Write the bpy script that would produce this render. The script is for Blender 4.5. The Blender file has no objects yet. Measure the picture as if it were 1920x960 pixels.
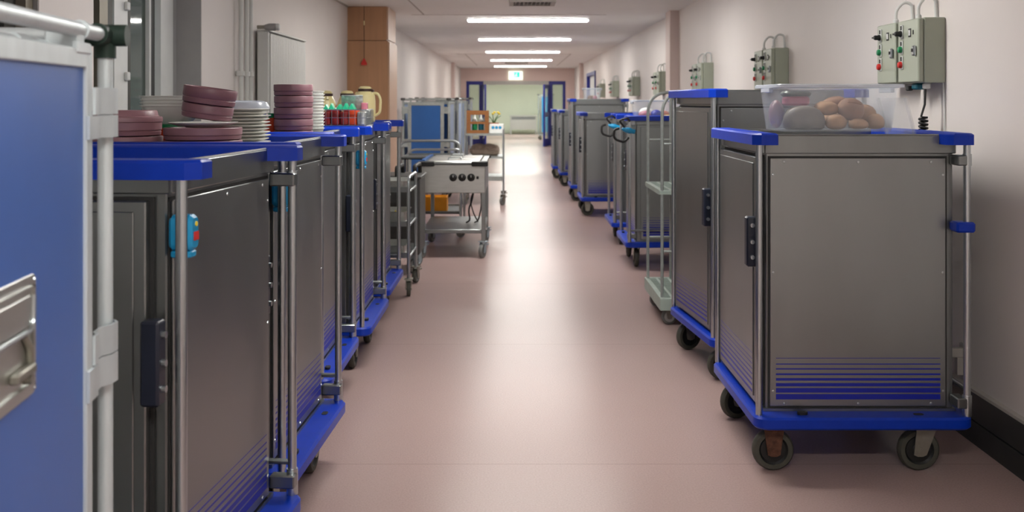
import bpy, bmesh, math, random
from mathutils import Matrix, Vector
C = bpy.context.scene
COL = C.collection
random.seed(7)
R = math.radians

# ------------------------------------------------------------------ camera, world, exposure
cam_d = bpy.data.cameras.new('camera')
cam = bpy.data.objects.new('camera', cam_d)
COL.objects.link(cam)
cam.location = (0, 0, 1.45)
cam.rotation_euler = (R(90), 0, 0)
cam_d.sensor_width = 36.0
cam_d.lens = 36.0 * 1900 / 1920
cam_d.shift_x = -5 / 1920
cam_d.shift_y = -290 / 1920
cam_d.clip_start = 0.05
cam_d.clip_end = 200
cam_d.dof.use_dof = True
cam_d.dof.focus_distance = 3.8
cam_d.dof.aperture_fstop = 4.6
C.camera = cam
C.view_settings.view_transform = 'Standard'
C.view_settings.look = 'None'
C.view_settings.exposure = 2.58
C.view_settings.gamma = 1.0
C.view_settings.use_curve_mapping = False

world = bpy.data.worlds.new('evening_sky')
C.world = world
world.use_nodes = True
bg = world.node_tree.nodes['Background']
bg.inputs[0].default_value = (0.30, 0.36, 0.36, 1)
bg.inputs[1].default_value = 0.25
LAMP = 8.2          # radiance of the ceiling light diffusers

# ------------------------------------------------------------------ materials
def lin(c):
    o = []
    for v in c:
        v /= 255.0
        o.append(v / 12.92 if v <= .04045 else ((v + .055) / 1.055) ** 2.4)
    return (o[0], o[1], o[2], 1)

def mat(name, rgb, rough=.5, metal=0., spec=.5, var=.08, scale=12., stretch=(1, 1, 1), bump=0., rvar=0., coat=0.):
    m = bpy.data.materials.new(name)
    m.use_nodes = True
    nt = m.node_tree
    N, L = nt.nodes, nt.links
    b = N['Principled BSDF']
    b.inputs['Roughness'].default_value = rough
    b.inputs['Metallic'].default_value = metal
    b.inputs['Specular IOR Level'].default_value = spec
    b.inputs['Coat Weight'].default_value = coat
    c = lin(rgb)
    tc = N.new('ShaderNodeTexCoord')
    mp = N.new('ShaderNodeMapping')
    mp.inputs['Scale'].default_value = stretch
    nz = N.new('ShaderNodeTexNoise')
    nz.inputs['Scale'].default_value = scale
    nz.inputs['Detail'].default_value = 4
    L.new(tc.outputs['Object'], mp.inputs[0])
    L.new(mp.outputs[0], nz.inputs['Vector'])
    rp = N.new('ShaderNodeValToRGB')
    rp.color_ramp.elements[0].position = .3
    rp.color_ramp.elements[1].position = .7
    rp.color_ramp.elements[0].color = tuple(v * (1 - var) for v in c[:3]) + (1,)
    rp.color_ramp.elements[1].color = tuple(min(1, v * (1 + var)) for v in c[:3]) + (1,)
    L.new(nz.outputs['Fac'], rp.inputs[0])
    L.new(rp.outputs[0], b.inputs['Base Color'])
    if rvar:
        mr = N.new('ShaderNodeMapRange')
        mr.inputs[1].default_value = .3
        mr.inputs[2].default_value = .7
        mr.inputs[3].default_value = max(.02, rough - rvar)
        mr.inputs[4].default_value = rough + rvar
        L.new(nz.outputs['Fac'], mr.inputs[0])
        L.new(mr.outputs[0], b.inputs['Roughness'])
    if bump:
        bp = N.new('ShaderNodeBump')
        bp.inputs['Strength'].default_value = bump
        bp.inputs['Distance'].default_value = .002
        L.new(nz.outputs['Fac'], bp.inputs['Height'])
        L.new(bp.outputs[0], b.inputs['Normal'])
    return m

def emit(name, rgb, s, base=.8):
    m = bpy.data.materials.new(name)
    m.use_nodes = True
    b = m.node_tree.nodes['Principled BSDF']
    b.inputs['Base Color'].default_value = (base, base, base, 1)
    b.inputs['Emission Color'].default_value = lin(rgb)
    b.inputs['Emission Strength'].default_value = s
    return m

def clear(name, rgb, opacity, rough=.15):
    m = mat(name, rgb, rough, var=.05, scale=6)
    nt = m.node_tree
    N, L = nt.nodes, nt.links
    tr = N.new('ShaderNodeBsdfTransparent')
    mx = N.new('ShaderNodeMixShader')
    mx.inputs[0].default_value = opacity
    L.new(tr.outputs[0], mx.inputs[1])
    L.new(N['Principled BSDF'].outputs[0], mx.inputs[2])
    L.new(mx.outputs[0], N['Material Output'].inputs[0])
    return m

M = {}
M['steel'] = mat('brushed_steel', (142, 146, 146), .34, 1, var=.03, scale=6, stretch=(3, 3, .4), rvar=.03)
M['panel'] = mat('satin_steel_panel', (150, 154, 154), .36, 1, var=.03, scale=3, stretch=(2, 2, .5), rvar=.03)
M['steel_light'] = mat('light_sheet_steel', (196, 198, 194), .38, 1, var=.05, scale=10, stretch=(1, 1, 5))
M['chrome'] = mat('polished_tube', (190, 197, 200), .28, 1, var=.03)
M['galv'] = mat('galvanised_tube', (165, 172, 170), .42, .6, var=.12, scale=30)
M['alu'] = mat('aluminium_profile', (202, 211, 214), .42, .35, var=.06, scale=30, stretch=(1, 1, .2))
M['blue'] = mat('royal_blue_plastic', (0, 48, 164), .38, var=.05, scale=25, spec=.3)
M['stripe'] = mat('dark_blue_print', (4, 28, 150), .4, var=.04)
M['bluepan'] = mat('cornflower_blue_panel', (60, 98, 172), .42, var=.04, scale=4)
M['bluepan2'] = mat('steel_blue_panel', (30, 84, 148), .45, var=.05, scale=6)
M['palepan'] = mat('pale_blue_sheet', (150, 168, 196), .45, var=.08, scale=6)
M['navy'] = mat('navy_latch_plastic', (22, 28, 44), .4, var=.1)
M['black'] = mat('black_rubber', (20, 20, 21), .55, var=.2)
M['skirting'] = mat('black_skirting', (46, 48, 48), .5, var=.15)
M['seal'] = mat('dark_gap_seal', (38, 38, 38), .7, var=.1)
M['tyre'] = mat('olive_grey_tyre', (66, 66, 58), .6, var=.12, scale=30)
M['tyre_grey'] = mat('mid_grey_tyre', (112, 114, 112), .6, var=.1)
M['hub'] = mat('black_wheel_hub', (22, 24, 24), .45, var=.15)
M['rust'] = mat('rusty_fork', (92, 62, 48), .6, .5, var=.5, scale=40)
M['fork'] = mat('zinc_fork', (150, 148, 138), .45, .8, var=.12, scale=25)
M['cyan'] = mat('cyan_plastic', (20, 140, 190), .4, var=.06)
M['red'] = mat('red_plastic', (196, 40, 34), .45, var=.1)
M['yellow'] = mat('yellow_plastic', (232, 206, 60), .45, var=.08)
M['green'] = mat('green_plastic', (10, 120, 72), .4, var=.08)
M['mint'] = mat('mint_green_foil', (40, 186, 140), .35, var=.15)
M['mauve'] = mat('mauve_dish', (128, 90, 98), .42, var=.05, scale=20)
M['mauve2'] = mat('pale_mauve_dish', (146, 106, 113), .42, var=.05, scale=20)
M['porcelain'] = mat('white_porcelain', (224, 224, 218), .22, var=.02)
M['whiteplastic'] = mat('milky_plastic', (214, 218, 214), .4, var=.03)
M['orange'] = mat('burnt_orange_plastic', (186, 62, 24), .45, var=.1)
M['crate_orange'] = mat('amber_crate_plastic', (238, 160, 30), .5, var=.08)
M['cream'] = mat('cream_enamel', (228, 216, 160), .3, var=.03)
M['brown'] = mat('dark_brown_collar', (58, 38, 34), .45, var=.1)
M['packet'] = mat('dark_red_packet', (120, 26, 26), .35, var=.4, scale=40)
M['packet_pink'] = mat('rose_packet', (186, 110, 128), .4, var=.15)
M['vdark'] = mat('dull_green_jar_lid', (96, 104, 98), .4, .3, var=.25, scale=60)
M['foil'] = mat('silver_foil', (190, 196, 194), .3, .7, var=.3, scale=60)
M['bread'] = mat('bread_crust', (164, 126, 90), .75, var=.22, scale=16, bump=.2)
M['bread_dark'] = mat('dark_bread_crust', (142, 104, 76), .75, var=.25, scale=16, bump=.2)
M['loafgrey'] = mat('wrapped_grey_bread', (112, 106, 96), .5, var=.2, scale=20, bump=.3)
M['lampbox'] = mat('greygreen_enamel', (154, 160, 144), .42, var=.03, scale=8)
M['whitecap'] = mat('light_grey_plastic', (200, 202, 200), .45, var=.04)
M['paper'] = mat('white_paper', (222, 224, 222), .7, var=.03)
M['tealplug'] = mat('teal_plug', (10, 92, 112), .45, var=.08)
M['wood'] = mat('beech_veneer', (178, 134, 100), .4, var=.07, scale=5, stretch=(6, 6, .3), spec=.35)
M['woodside'] = mat('pale_beech_veneer', (196, 164, 140), .42, var=.06, scale=7, stretch=(9, 9, .35), spec=.3)
M['crate_wood'] = mat('brown_crate_board', (132, 84, 42), .6, var=.15, scale=14, stretch=(1, 1, 6))
M['bagbrown'] = mat('taupe_paper_bag', (146, 130, 118), .8, var=.25, scale=18, bump=.5)
M['clay'] = mat('terracotta', (170, 90, 60), .7, var=.15)
M['leaf'] = mat('plant_green', (70, 110, 50), .6, var=.2)
M['radiator'] = mat('radiator_enamel', (205, 206, 202), .4, var=.02)
M['framewhite'] = mat('white_window_frame', (206, 208, 206), .4, var=.03)
M['framedark'] = mat('dark_window_seal', (52, 52, 48), .5, var=.1)
M['framebrown'] = mat('anodised_frame', (126, 118, 104), .4, .4, var=.06)
M['greyreveal'] = mat('grey_reveal_paint', (150, 148, 147), .6, var=.03)
M['navydoor'] = mat('navy_door_paint', (24, 30, 124), .4, var=.05)
M['ventgrey'] = mat('vent_grey', (176, 172, 166), .5, var=.04)
M['greendark'] = mat('connector_dark_green', (38, 54, 47), .5, var=.08, scale=40, spec=.25)
M['darkgrey'] = mat('charcoal_sheet', (74, 75, 74), .45, .3, var=.08)
M['greyplastic'] = mat('pale_grey_dolly_plastic', (158, 172, 164), .5, var=.07)
M['caster_blue'] = mat('bluegrey_caster_housing', (150, 164, 172), .45, var=.06)
M['tub'] = clear('clear_tub_plastic', (214, 222, 232), .17, .12)
M['tub_rim'] = clear('clear_tub_rim', (206, 214, 226), .62, .2)
M['glass'] = clear('green_grey_glass', (60, 72, 64), .72, .04)
M['doorglass'] = clear('door_glass', (190, 206, 190), .30, .05)
M['diff'] = emit('lamp_diffuser', (255, 252, 246), LAMP)
M['diff_far'] = emit('far_lamp_diffuser', (250, 255, 246), LAMP * 2.0)
M['exit_white'] = emit('exit_sign_white', (232, 255, 230), .22)
M['exit_green'] = emit('exit_sign_green', (20, 214, 190), .24, .02)

def wall_material(name, rgb):
    m = mat(name, rgb, .55, var=.025, scale=1.3, spec=.3, bump=.0)
    return m
M['wall'] = wall_material('blush_white_wall_paint', (219, 212, 208))
M['wall_pink'] = wall_material('pink_end_wall_paint', (216, 192, 184))
M['ceil'] = wall_material('ceiling_paint', (244, 245, 243))
M['pilaster'] = wall_material('blush_pilaster_paint', (212, 194, 188))
M['farwall'] = wall_material('pale_green_wall_paint', (224, 230, 214))

def floor_material():
    m = mat('dusky_pink_linoleum', (170, 146, 142), .26, var=.02, scale=1.0, rvar=.0, spec=.12)
    nt = m.node_tree
    N, L = nt.nodes, nt.links
    b = N['Principled BSDF']
    base = b.inputs['Base Color'].links[0].from_socket
    tc = N.new('ShaderNodeTexCoord')
    # fine speckle of the lino
    sp = N.new('ShaderNodeTexNoise')
    sp.inputs['Scale'].default_value = 140
    sp.inputs['Detail'].default_value = 3
    L.new(tc.outputs['Object'], sp.inputs['Vector'])
    r1 = N.new('ShaderNodeValToRGB')
    r1.color_ramp.elements[0].position = .3
    r1.color_ramp.elements[1].position = .7
    r1.color_ramp.elements[0].color = (.86, .86, .86, 1)
    r1.color_ramp.elements[1].color = (1.0, 1.0, 1.0, 1)
    L.new(sp.outputs['Fac'], r1.inputs[0])
    mx = N.new('ShaderNodeMixRGB')
    mx.blend_type = 'MULTIPLY'
    mx.inputs[0].default_value = 1
    L.new(base, mx.inputs[1])
    L.new(r1.outputs[0], mx.inputs[2])
    # pale scuffs and dark specks
    sc = N.new('ShaderNodeTexNoise')
    sc.inputs['Scale'].default_value = 9
    sc.inputs['Detail'].default_value = 7
    sc.inputs['Roughness'].default_value = .7
    sc.inputs['Distortion'].default_value = 1.5
    L.new(tc.outputs['Object'], sc.inputs['Vector'])
    r2 = N.new('ShaderNodeValToRGB')
    r2.color_ramp.elements[0].position = .69
    r2.color_ramp.elements[1].position = .80
    r2.color_ramp.elements[0].color = (0, 0, 0, 1)
    r2.color_ramp.elements[1].color = (.30, .30, .30, 1)
    L.new(sc.outputs['Fac'], r2.inputs[0])
    m2 = N.new('ShaderNodeMixRGB')
    m2.inputs[2].default_value = lin((206, 186, 178))
    L.new(r2.outputs[0], m2.inputs[0])
    L.new(mx.outputs[0], m2.inputs[1])
    # welded seams between the sheets
    br = N.new('ShaderNodeTexBrick')
    br.inputs['Color1'].default_value = (1, 1, 1, 1)
    br.inputs['Color2'].default_value = (.985, .985, .985, 1)
    br.inputs['Mortar'].default_value = (.84, .84, .84, 1)
    br.inputs['Scale'].default_value = 1
    br.inputs['Mortar Size'].default_value = .004
    br.inputs['Mortar Smooth'].default_value = 0
    br.inputs['Brick Width'].default_value = 60
    br.inputs['Row Height'].default_value = 2.0
    mp = N.new('ShaderNodeMapping')
    mp.inputs['Location'].default_value = (31, -.05, 0)
    L.new(tc.outputs['Object'], mp.inputs[0])
    L.new(mp.outputs[0], br.inputs['Vector'])
    m3 = N.new('ShaderNodeMixRGB')
    m3.blend_type = 'MULTIPLY'
    m3.inputs[0].default_value = 1
    L.new(m2.outputs[0], m3.inputs[1])
    L.new(br.outputs['Color'], m3.inputs[2])
    L.new(m3.outputs[0], b.inputs['Base Color'])
    return m
M['floor'] = floor_material()

# ------------------------------------------------------------------ mesh helpers
def rrect(x0, x1, y0, y1, r, n=5):
    r = min(r, (x1 - x0) / 2 - 1e-4, (y1 - y0) / 2 - 1e-4)
    pts = []
    for cx, cy, a0 in ((x1 - r, y1 - r, 0), (x0 + r, y1 - r, 90), (x0 + r, y0 + r, 180), (x1 - r, y0 + r, 270)):
        for k in range(n + 1):
            a = R(a0 + 90 * k / n)
            pts.append((cx + r * math.cos(a), cy + r * math.sin(a)))
    return pts

def fillet(pts, rad, n=5):
    pts = [Vector(p) for p in pts]
    out = [pts[0]]
    for i in range(1, len(pts) - 1):
        p, a, b = pts[i], pts[i - 1], pts[i + 1]
        da, db = (a - p), (b - p)
        t = min(rad, da.length * .49, db.length * .49)
        pa, pb = p + da.normalized() * t, p + db.normalized() * t
        for k in range(n + 1):
            u = k / n
            out.append(pa * (1 - u) ** 2 + p * 2 * u * (1 - u) + pb * u * u)
    out.append(pts[-1])
    return out

class MB:
    def __init__(s, m=None):
        s.v, s.f, s.m = [], [], (m or Matrix())
    def add(s, vs, fs):
        o = len(s.v)
        s.v += [tuple(s.m @ Vector(p)) for p in vs]
        flip = s.m.determinant() < 0
        for f in fs:
            g = tuple(o + i for i in f)
            s.f.append(g[::-1] if flip else g)
        return s
    def box(s, x0, x1, y0, y1, z0, z1, b=0):
        if x0 > x1: x0, x1 = x1, x0
        if y0 > y1: y0, y1 = y1, y0
        if z0 > z1: z0, z1 = z1, z0
        if b:
            return s.slab(x0, x1, y0, y1, z0, z1, b, b, 1)
        vs = [(x, y, z) for z in (z0, z1) for (x, y) in ((x0, y0), (x1, y0), (x1, y1), (x0, y1))]
        return s.add(vs, [(3, 2, 1, 0), (4, 5, 6, 7), (0, 1, 5, 4), (1, 2, 6, 5), (2, 3, 7, 6), (3, 0, 4, 7)])
    def loft(s, rings, cap0=True, cap1=True):
        n = len(rings[0])
        vs = [p for r in rings for p in r]
        fs = []
        for k in range(len(rings) - 1):
            for i in range(n):
                j = (i + 1) % n
                fs.append((k * n + i, k * n + j, (k + 1) * n + j, (k + 1) * n + i))
        if cap0: fs.append(tuple(range(n - 1, -1, -1)))
        if cap1: fs.append(tuple(range((len(rings) - 1) * n, len(rings) * n)))
        return s.add(vs, fs)
    def slab(s, x0, x1, y0, y1, z0, z1, r, b=0, n=5):
        def ring(i, z):
            return [(x, y, z) for x, y in rrect(x0 + i, x1 - i, y0 + i, y1 - i, max(r - i, .0005), n)]
        if b:
            return s.loft([ring(b, z0), ring(0, z0 + b), ring(0, z1 - b), ring(b, z1)])
        return s.loft([ring(0, z0), ring(0, z1)])
    def prism(s, poly, z0, z1):
        return s.loft([[(x, y, z0) for x, y in poly], [(x, y, z1) for x, y in poly]])
    def lathe(s, prof, n=24, cx=0, cy=0, cz=0):
        rings = [[(cx + max(r, 1e-4) * math.cos(2 * math.pi * k / n), cy + max(r, 1e-4) * math.sin(2 * math.pi * k / n), cz + z) for k in range(n)] for r, z in prof]
        return s.loft(rings)
    def cyl(s, p0, p1, r, n=12, r1=None):
        return s.tube([p0, p1], r, n, r1)
    def tube(s, pts, r, n=10, r1=None, closed=False):
        pts = [Vector(p) for p in pts]
        rings, up = [], None
        N = len(pts)
        for i, p in enumerate(pts):
            if closed:
                d = pts[(i + 1) % N] - pts[i - 1]
            else:
                d = (pts[min(i + 1, N - 1)] - pts[max(i - 1, 0)])
            d.normalize()
            if up is None:
                up = Vector((0, 0, 1)) if abs(d.z) < .9 else Vector((1, 0, 0))
            u = (up - d * up.dot(d)).normalized()
            up = u
            w = d.cross(u)
            rr = r if r1 is None else r + (r1 - r) * i / max(1, N - 1)
            rings.append([tuple(p + (u * math.cos(2 * math.pi * k / n) + w * math.sin(2 * math.pi * k / n)) * rr) for k in range(n)])
        if closed:
            rings.append(rings[0])
            return s.loft(rings, False, False)
        return s.loft(rings)
    def ell(s, c, rx, ry, rz, n=16, m=10, lump=0.):
        rings = []
        for j in range(m + 1):
            a = -math.pi / 2 + math.pi * j / m
            rr = max(math.cos(a), .01)
            rings.append([(c[0] + rx * rr * math.cos(2 * math.pi * k / n) * (1 + lump * math.sin(k * 2.1 + j)),
                           c[1] + ry * rr * math.sin(2 * math.pi * k / n) * (1 + lump * math.cos(k * 1.7 + j)),
                           c[2] + rz * math.sin(a)) for k in range(n)])
        return s.loft(rings)
    def build(s, name, m, parent=None, smooth=35):
        me = bpy.data.meshes.new(name)
        me.from_pydata(s.v, [], s.f)
        me.materials.append(M[m] if isinstance(m, str) else m)
        if smooth:
            for p in me.polygons: p.use_smooth = True
            me.set_sharp_from_angle(angle=R(smooth))
        me.update()
        o = bpy.data.objects.new(name, me)
        COL.objects.link(o)
        if parent is not None: o.parent = parent
        return o

# axis remaps: build a slab lying in xy, then stand it up
TO_X = Matrix(((0, 0, 1, 0), (1, 0, 0, 0), (0, 1, 0, 0), (0, 0, 0, 1)))   # (a,b,c) -> x=c, y=a, z=b
TO_Y = Matrix(((1, 0, 0, 0), (0, 0, 1, 0), (0, 1, 0, 0), (0, 0, 0, 1)))   # (a,b,c) -> x=a, y=c, z=b (mirrored)

def tag(o, label, cat, group=None):
    o['label'] = label
    o['category'] = cat
    if group: o['group'] = group
    return o
def thing(name, label, cat, loc=(0, 0, 0), rz=0., group=None):
    o = bpy.data.objects.new(name, None)
    o.empty_display_size = .1
    COL.objects.link(o)
    o.location = loc
    o.rotation_euler = (0, 0, rz)
    return tag(o, label, cat, group)
def solo(mb, name, m, label, cat, loc=(0, 0, 0), rot=(0, 0, 0), group=None, smooth=35):
    o = mb.build(name, m, None, smooth)
    o.location = loc
    o.rotation_euler = rot
    return tag(o, label, cat, group)
def struct(mb, name, m, parent=None, smooth=0):
    o = mb.build(name, m, parent, smooth)
    if parent is None: o['kind'] = 'structure'
    return o
def copy_tree(o, parent=None):
    c = o.copy()
    COL.objects.link(c)
    if parent is not None: c.parent = parent
    for ch in list(o.children):
        if ch.name not in ('',): copy_tree(ch, c)
    return c
def again(o, label, loc, rz=None, group=None):
    c = copy_tree(o)
    c.location = loc
    if rz is not None: c.rotation_euler = (0, 0, rz)
    c['label'] = label
    if group: c['group'] = group
    return c

# ------------------------------------------------------------------ the setting
CE = 2.54            # ceiling height
XL, XR, XL2 = -1.92, 1.97, -1.78
YB, YE, YF = -5.0, 33.4, 46.0
struct(MB().box(-2.6, 3.0, YB, YF + .2, -.1, 0), 'floor', 'floor')
struct(MB().box(-2.6, 3.0, YB, YF + .2, CE, CE + .1), 'ceiling', 'ceil')
struct(MB().box(-2.6, 3.0, YB - .2, YB, 0, CE), 'wall_back', 'wall')
# right wall with a recessed side door
wr = struct(MB().box(XR, XR + .25, YB, 24.6, 0, CE).box(XR, XR + .25, 27.4, YE, 0, CE).box(XR, XR + .25, 24.6, 27.4, 2.2, CE), 'wall_right', 'wall')
# left wall with two window openings
SILL, HEAD = .95, 2.42
wl = MB()
for y0, y1 in ((YB, 2.55), (4.09, 4.62), (6.215, 12.4)):
    wl.box(XL - .22, XL, y0, y1, 0, CE)
for y0, y1 in ((2.55, 4.09), (4.62, 6.215)):
    wl.box(XL - .22, XL, y0, y1, 0, SILL).box(XL - .22, XL, y0, y1, HEAD, CE)
wl.box(XL2 - .36, XL2, 12.4, YE, 0, CE)
struct(wl, 'wall_left', 'wall')
# end wall with the double door opening
struct(MB().box(-2.6, -1.60, YE, YE + .2, 0, CE).box(1.68, 3.0, YE, YE + .2, 0, CE).box(-1.60, 1.68, YE, YE + .2, 2.12, CE), 'wall_end', 'wall_pink')
struct(MB().box(-2.6, 3.0, YF, YF + .2, 0, CE).box(-2.6, -2.4, YE + .2, YF, 0, CE).box(2.6, 3.0, YE + .2, YF, 0, CE), 'wall_far', 'farwall')
# pilasters
struct(MB().box(1.862, XR, 12.15, 12.5, 0, CE), 'trim_1', 'pilaster')
struct(MB().box(1.87, XR, 29.0, 29.4, 0, CE), 'trim_2', 'pilaster')
struct(MB().box(XL2, XL2 + .09, 28.4, 28.8, 0, CE), 'trim_3', 'pilaster')
# baseboards: tall black guard with grooves and a pale cap
bb = struct(MB().box(XR - .028, XR, YB, 24.4, 0, .095).box(XR - .02, XR, YB, 24.4, .095, .103).box(XR - .028, XR, YB, 24.4, .103, .215), 'baseboard_right', 'skirting')
struct(MB().box(XR - .026, XR, YB, 24.4, .215, .228), 'cap_strip', 'ventgrey', bb)
bl = struct(MB().box(XL, XL + .028, YB, 11.5, 0, .095).box(XL, XL + .02, YB, 11.5, .095, .103).box(XL, XL + .028, YB, 11.5, .103, .215), 'baseboard_left', 'skirting')
struct(MB().box(XL, XL + .026, YB, 11.5, .215, .228), 'cap_strip', 'ventgrey', bl)

# window 2 in the photo's near edge, window 1 further on
def window(name, y0, y1, bars):
    w = struct(MB().box(XL - .22, XL - .002, y1 - .006, y1 - .001, SILL + .001, HEAD - .001), name, 'greyreveal')   # painted far reveal
    struct(MB().box(XL - .22, XL + .03, y0 + .002, y1 - .007, SILL, SILL + .025), 'window_sill', 'framewhite', w)
    for nm, a, b, m, d0, d1 in bars:
        struct(MB().box(XL - d1, XL - d0, a, b, SILL + .026, HEAD - .002), nm, m, w)
    struct(MB().box(XL - .20, XL - .14, y0 + .002, y1 - .007, HEAD - .07, HEAD - .003), 'frame_head', 'framewhite', w)
    return w
w1 = window('window_1', 4.622, 6.213, [
    ('frame_post', 4.63, 4.70, 'framewhite', .13, .20),
    ('mullion', 4.98, 5.08, 'framebrown', .12, .20), ('mullion_seal', 5.08, 5.165, 'framedark', .13, .20),
    ('sash_post', 5.20, 5.38, 'framewhite', .135, .19), ('pane_seal', 5.40, 5.50, 'framedark', .165, .19),
    ('sash_bead', 5.74, 5.77, 'whitecap', .15, .19), ('pane_seal', 5.77, 5.84, 'black', .155, .19),
    ('frame_post', 5.87, 6.08, 'framewhite', .13, .20), ('frame_bead', 6.08, 6.20, 'greyreveal', .15, .20)])
for a, b in ((4.70, 4.98), (5.50, 5.74)):
    struct(MB().box(XL - .178, XL - .172, a, b, SILL + .026, HEAD - .07), 'pane', 'glass', w1)
hd = MB()
for z in (1.56, 1.93, 2.02):
    hd.box(XL - .135, XL - .115, 5.33, 5.37, z, z + .045, .004)
struct(hd, 'sash_hinge', 'whitecap', w1)
w2 = window('window_2', 2.552, 4.088, [
    ('frame_post', 2.56, 2.64, 'framewhite', .13, .20), ('mullion', 3.2, 3.3, 'framewhite', .13, .2),
    ('frame_post', 3.93, 4.02, 'framedark', .06, .20), ('frame_bead', 4.02, 4.08, 'framebrown', .02, .2)])
for a, b in ((2.64, 3.2), (3.3, 3.93)):
    struct(MB().box(XL - .178, XL - .172, a, b, SILL + .026, HEAD - .07), 'pane', 'glass', w2)

# side door in the right wall
d2 = struct(MB().box(XR - .03, XR + .06, 24.605, 24.70, 0.001, 2.195).box(XR - .03, XR + .06, 27.30, 27.395, 0.001, 2.195).box(XR - .03, XR + .06, 24.70, 27.30, 2.11, 2.195), 'door_2', 'navydoor')
struct(MB().box(XR + .06, XR + .10, 24.70, 27.30, 0.005, 2.11), 'leaf', 'whitecap', d2)

# end doors: blue sidelights, overhead operator, two open leaves
d1 = struct(MB().box(-1.597, -1.50, YE + .02, YE + .12, 0.001, 2.115).box(-1.17, -1.03, YE + .02, YE + .12, 0.001, 2.115).box(-1.50, -1.17, YE + .02, YE + .12, 2.0, 2.115).box(-1.50, -1.17, YE + .02, YE + .12, .001, .2)
            .box(1.585, 1.677, YE + .02, YE + .12, 0.001, 2.115).box(1.12, 1.25, YE + .02, YE + .12, 0.001, 2.115).box(1.25, 1.585, YE + .02, YE + .12, 2.0, 2.115).box(1.25, 1.585, YE + .02, YE + .12, .001, .2), 'door_1', 'navydoor')
struct(MB().box(-1.50, -1.17, YE + .06, YE + .068, .2, 2.0), 'side_pane', 'doorglass', d1)
struct(MB().box(1.25, 1.585, YE + .06, YE + .068, .2, 2.0), 'side_pane', 'doorglass', d1)
op = struct(MB().box(-1.03, 1.12, YE - .04, YE + .10, 2.0, 2.118), 'door_operator', 'ventgrey', d1)
for x in (-.85, .78):
    struct(MB().box(x, x + .22, YE - .12, YE - .04, 1.99, 2.03), 'operator_arm', 'ventgrey', d1)
def leaf(x0, y0, x1, y1):
    a = math.atan2(y1 - y0, x1 - x0)
    L_ = math.hypot(x1 - x0, y1 - y0)
    lf = MB(Matrix.Translation((x0, y0, 0)) @ Matrix.Rotation(a, 4, 'Z'))
    for q in ((0, .13, .01, 1.99), (L_ - .13, L_, .01, 1.99), (.13, L_ - .13, 1.86, 1.99), (.13, L_ - .13, .01, .25), (.13, L_ - .13, .95, 1.1)):
        lf.box(q[0], q[1], -.025, .025, q[2], q[3])
    o = struct(lf, 'leaf', 'navydoor', d1)
    g = MB(Matrix.Translation((x0, y0, 0)) @ Matrix.Rotation(a, 4, 'Z')).box(.13, L_ - .13, -.005, .005, .25, .95).box(.13, L_ - .13, -.005, .005, 1.1, 1.86)
    struct(g, 'leaf_pane', 'doorglass', o)
leaf(-1.06, YE - .06, -.93, YE - 1.05)
leaf(1.13, YE - .06, .93, YE - 1.05)

# wooden casing around the left pillar
wp = struct(MB().box(XL + .001, -1.47, 11.63, 12.395, 1.45 + .70, CE - .002), 'trim_4', 'wood')
struct(MB().box(XL + .001, -1.452, 11.61, 12.395, 0.001, 2.143), 'lower_casing', 'wood', wp)
struct(MB().box(-1.4515, -1.438, 11.64, 12.39, 0.001, 2.13), 'side_board', 'woodside', wp)
struct(MB().box(-1.4695, -1.456, 11.66, 12.39, 2.16, CE - .002), 'side_board', 'woodside', wp)

# ceiling joints
jn = MB()
jn.box(-1.3, 1.15, 12.74, 12.76, CE - .0035, CE - .0005)
jn.box(-1.35, 1.3, 23.3, 23.33, CE - .0035, CE - .0005)
jn.box(-1.15, -1.13, 12.76, 5.0, CE - .0035, CE - .0005).box(-1.15, -1.13, 23.3, 31, CE - .0035, CE - .0005)
jn.box(1.28, 1.30, 23.3, 31, CE - .0035, CE - .0005)
struct(jn, 'trim_5', 'ventgrey')
struct(MB().box(XL, XL + .018, -4.9, 11.6, CE - .012, CE - .0005), 'trim_6', 'ventgrey')

# ------------------------------------------------------------------ ceiling lights
def ceiling_light(label, y, m='diff', x=.175):
    t = thing('ceiling_light', label, 'ceiling light', (x, y, CE), 0, 'strip lights across the ceiling')
    MB().box(-.80, .80, -.13, .13, -.012, -.0005).build('mounting_plate', 'whitecap', t)
    MB().slab(-.797, .797, -.12, .12, -.024, -.012, .02, .004, 3).build('diffuser', m, t)
    for s in (-1, 1):
        MB().box(s * .797, s * .805, -.125, .125, -.026, -.012).build('end_cap', 'whitecap', t)
ords = ['first', 'second', 'third', 'fourth', 'fifth', 'sixth', 'seventh', 'eighth']
for k, y in enumerate((13.5, 17.7, 22.1, 26.6, 31.2)):
    ceiling_light('long white strip light across the corridor ceiling, %s beyond the air vent' % ords[k], y)
for k, y in enumerate((9.2, 4.8, .4, -3.6)):
    ceiling_light('white strip light on the corridor ceiling before the air vent, %s from it' % ords[k], y)
ceiling_light('strip light on the ceiling of the room beyond the blue doors, nearer one', 37, 'diff_far')
ceiling_light('strip light on the ceiling of the room beyond the blue doors, farther one', 42.5, 'diff_far')

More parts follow.
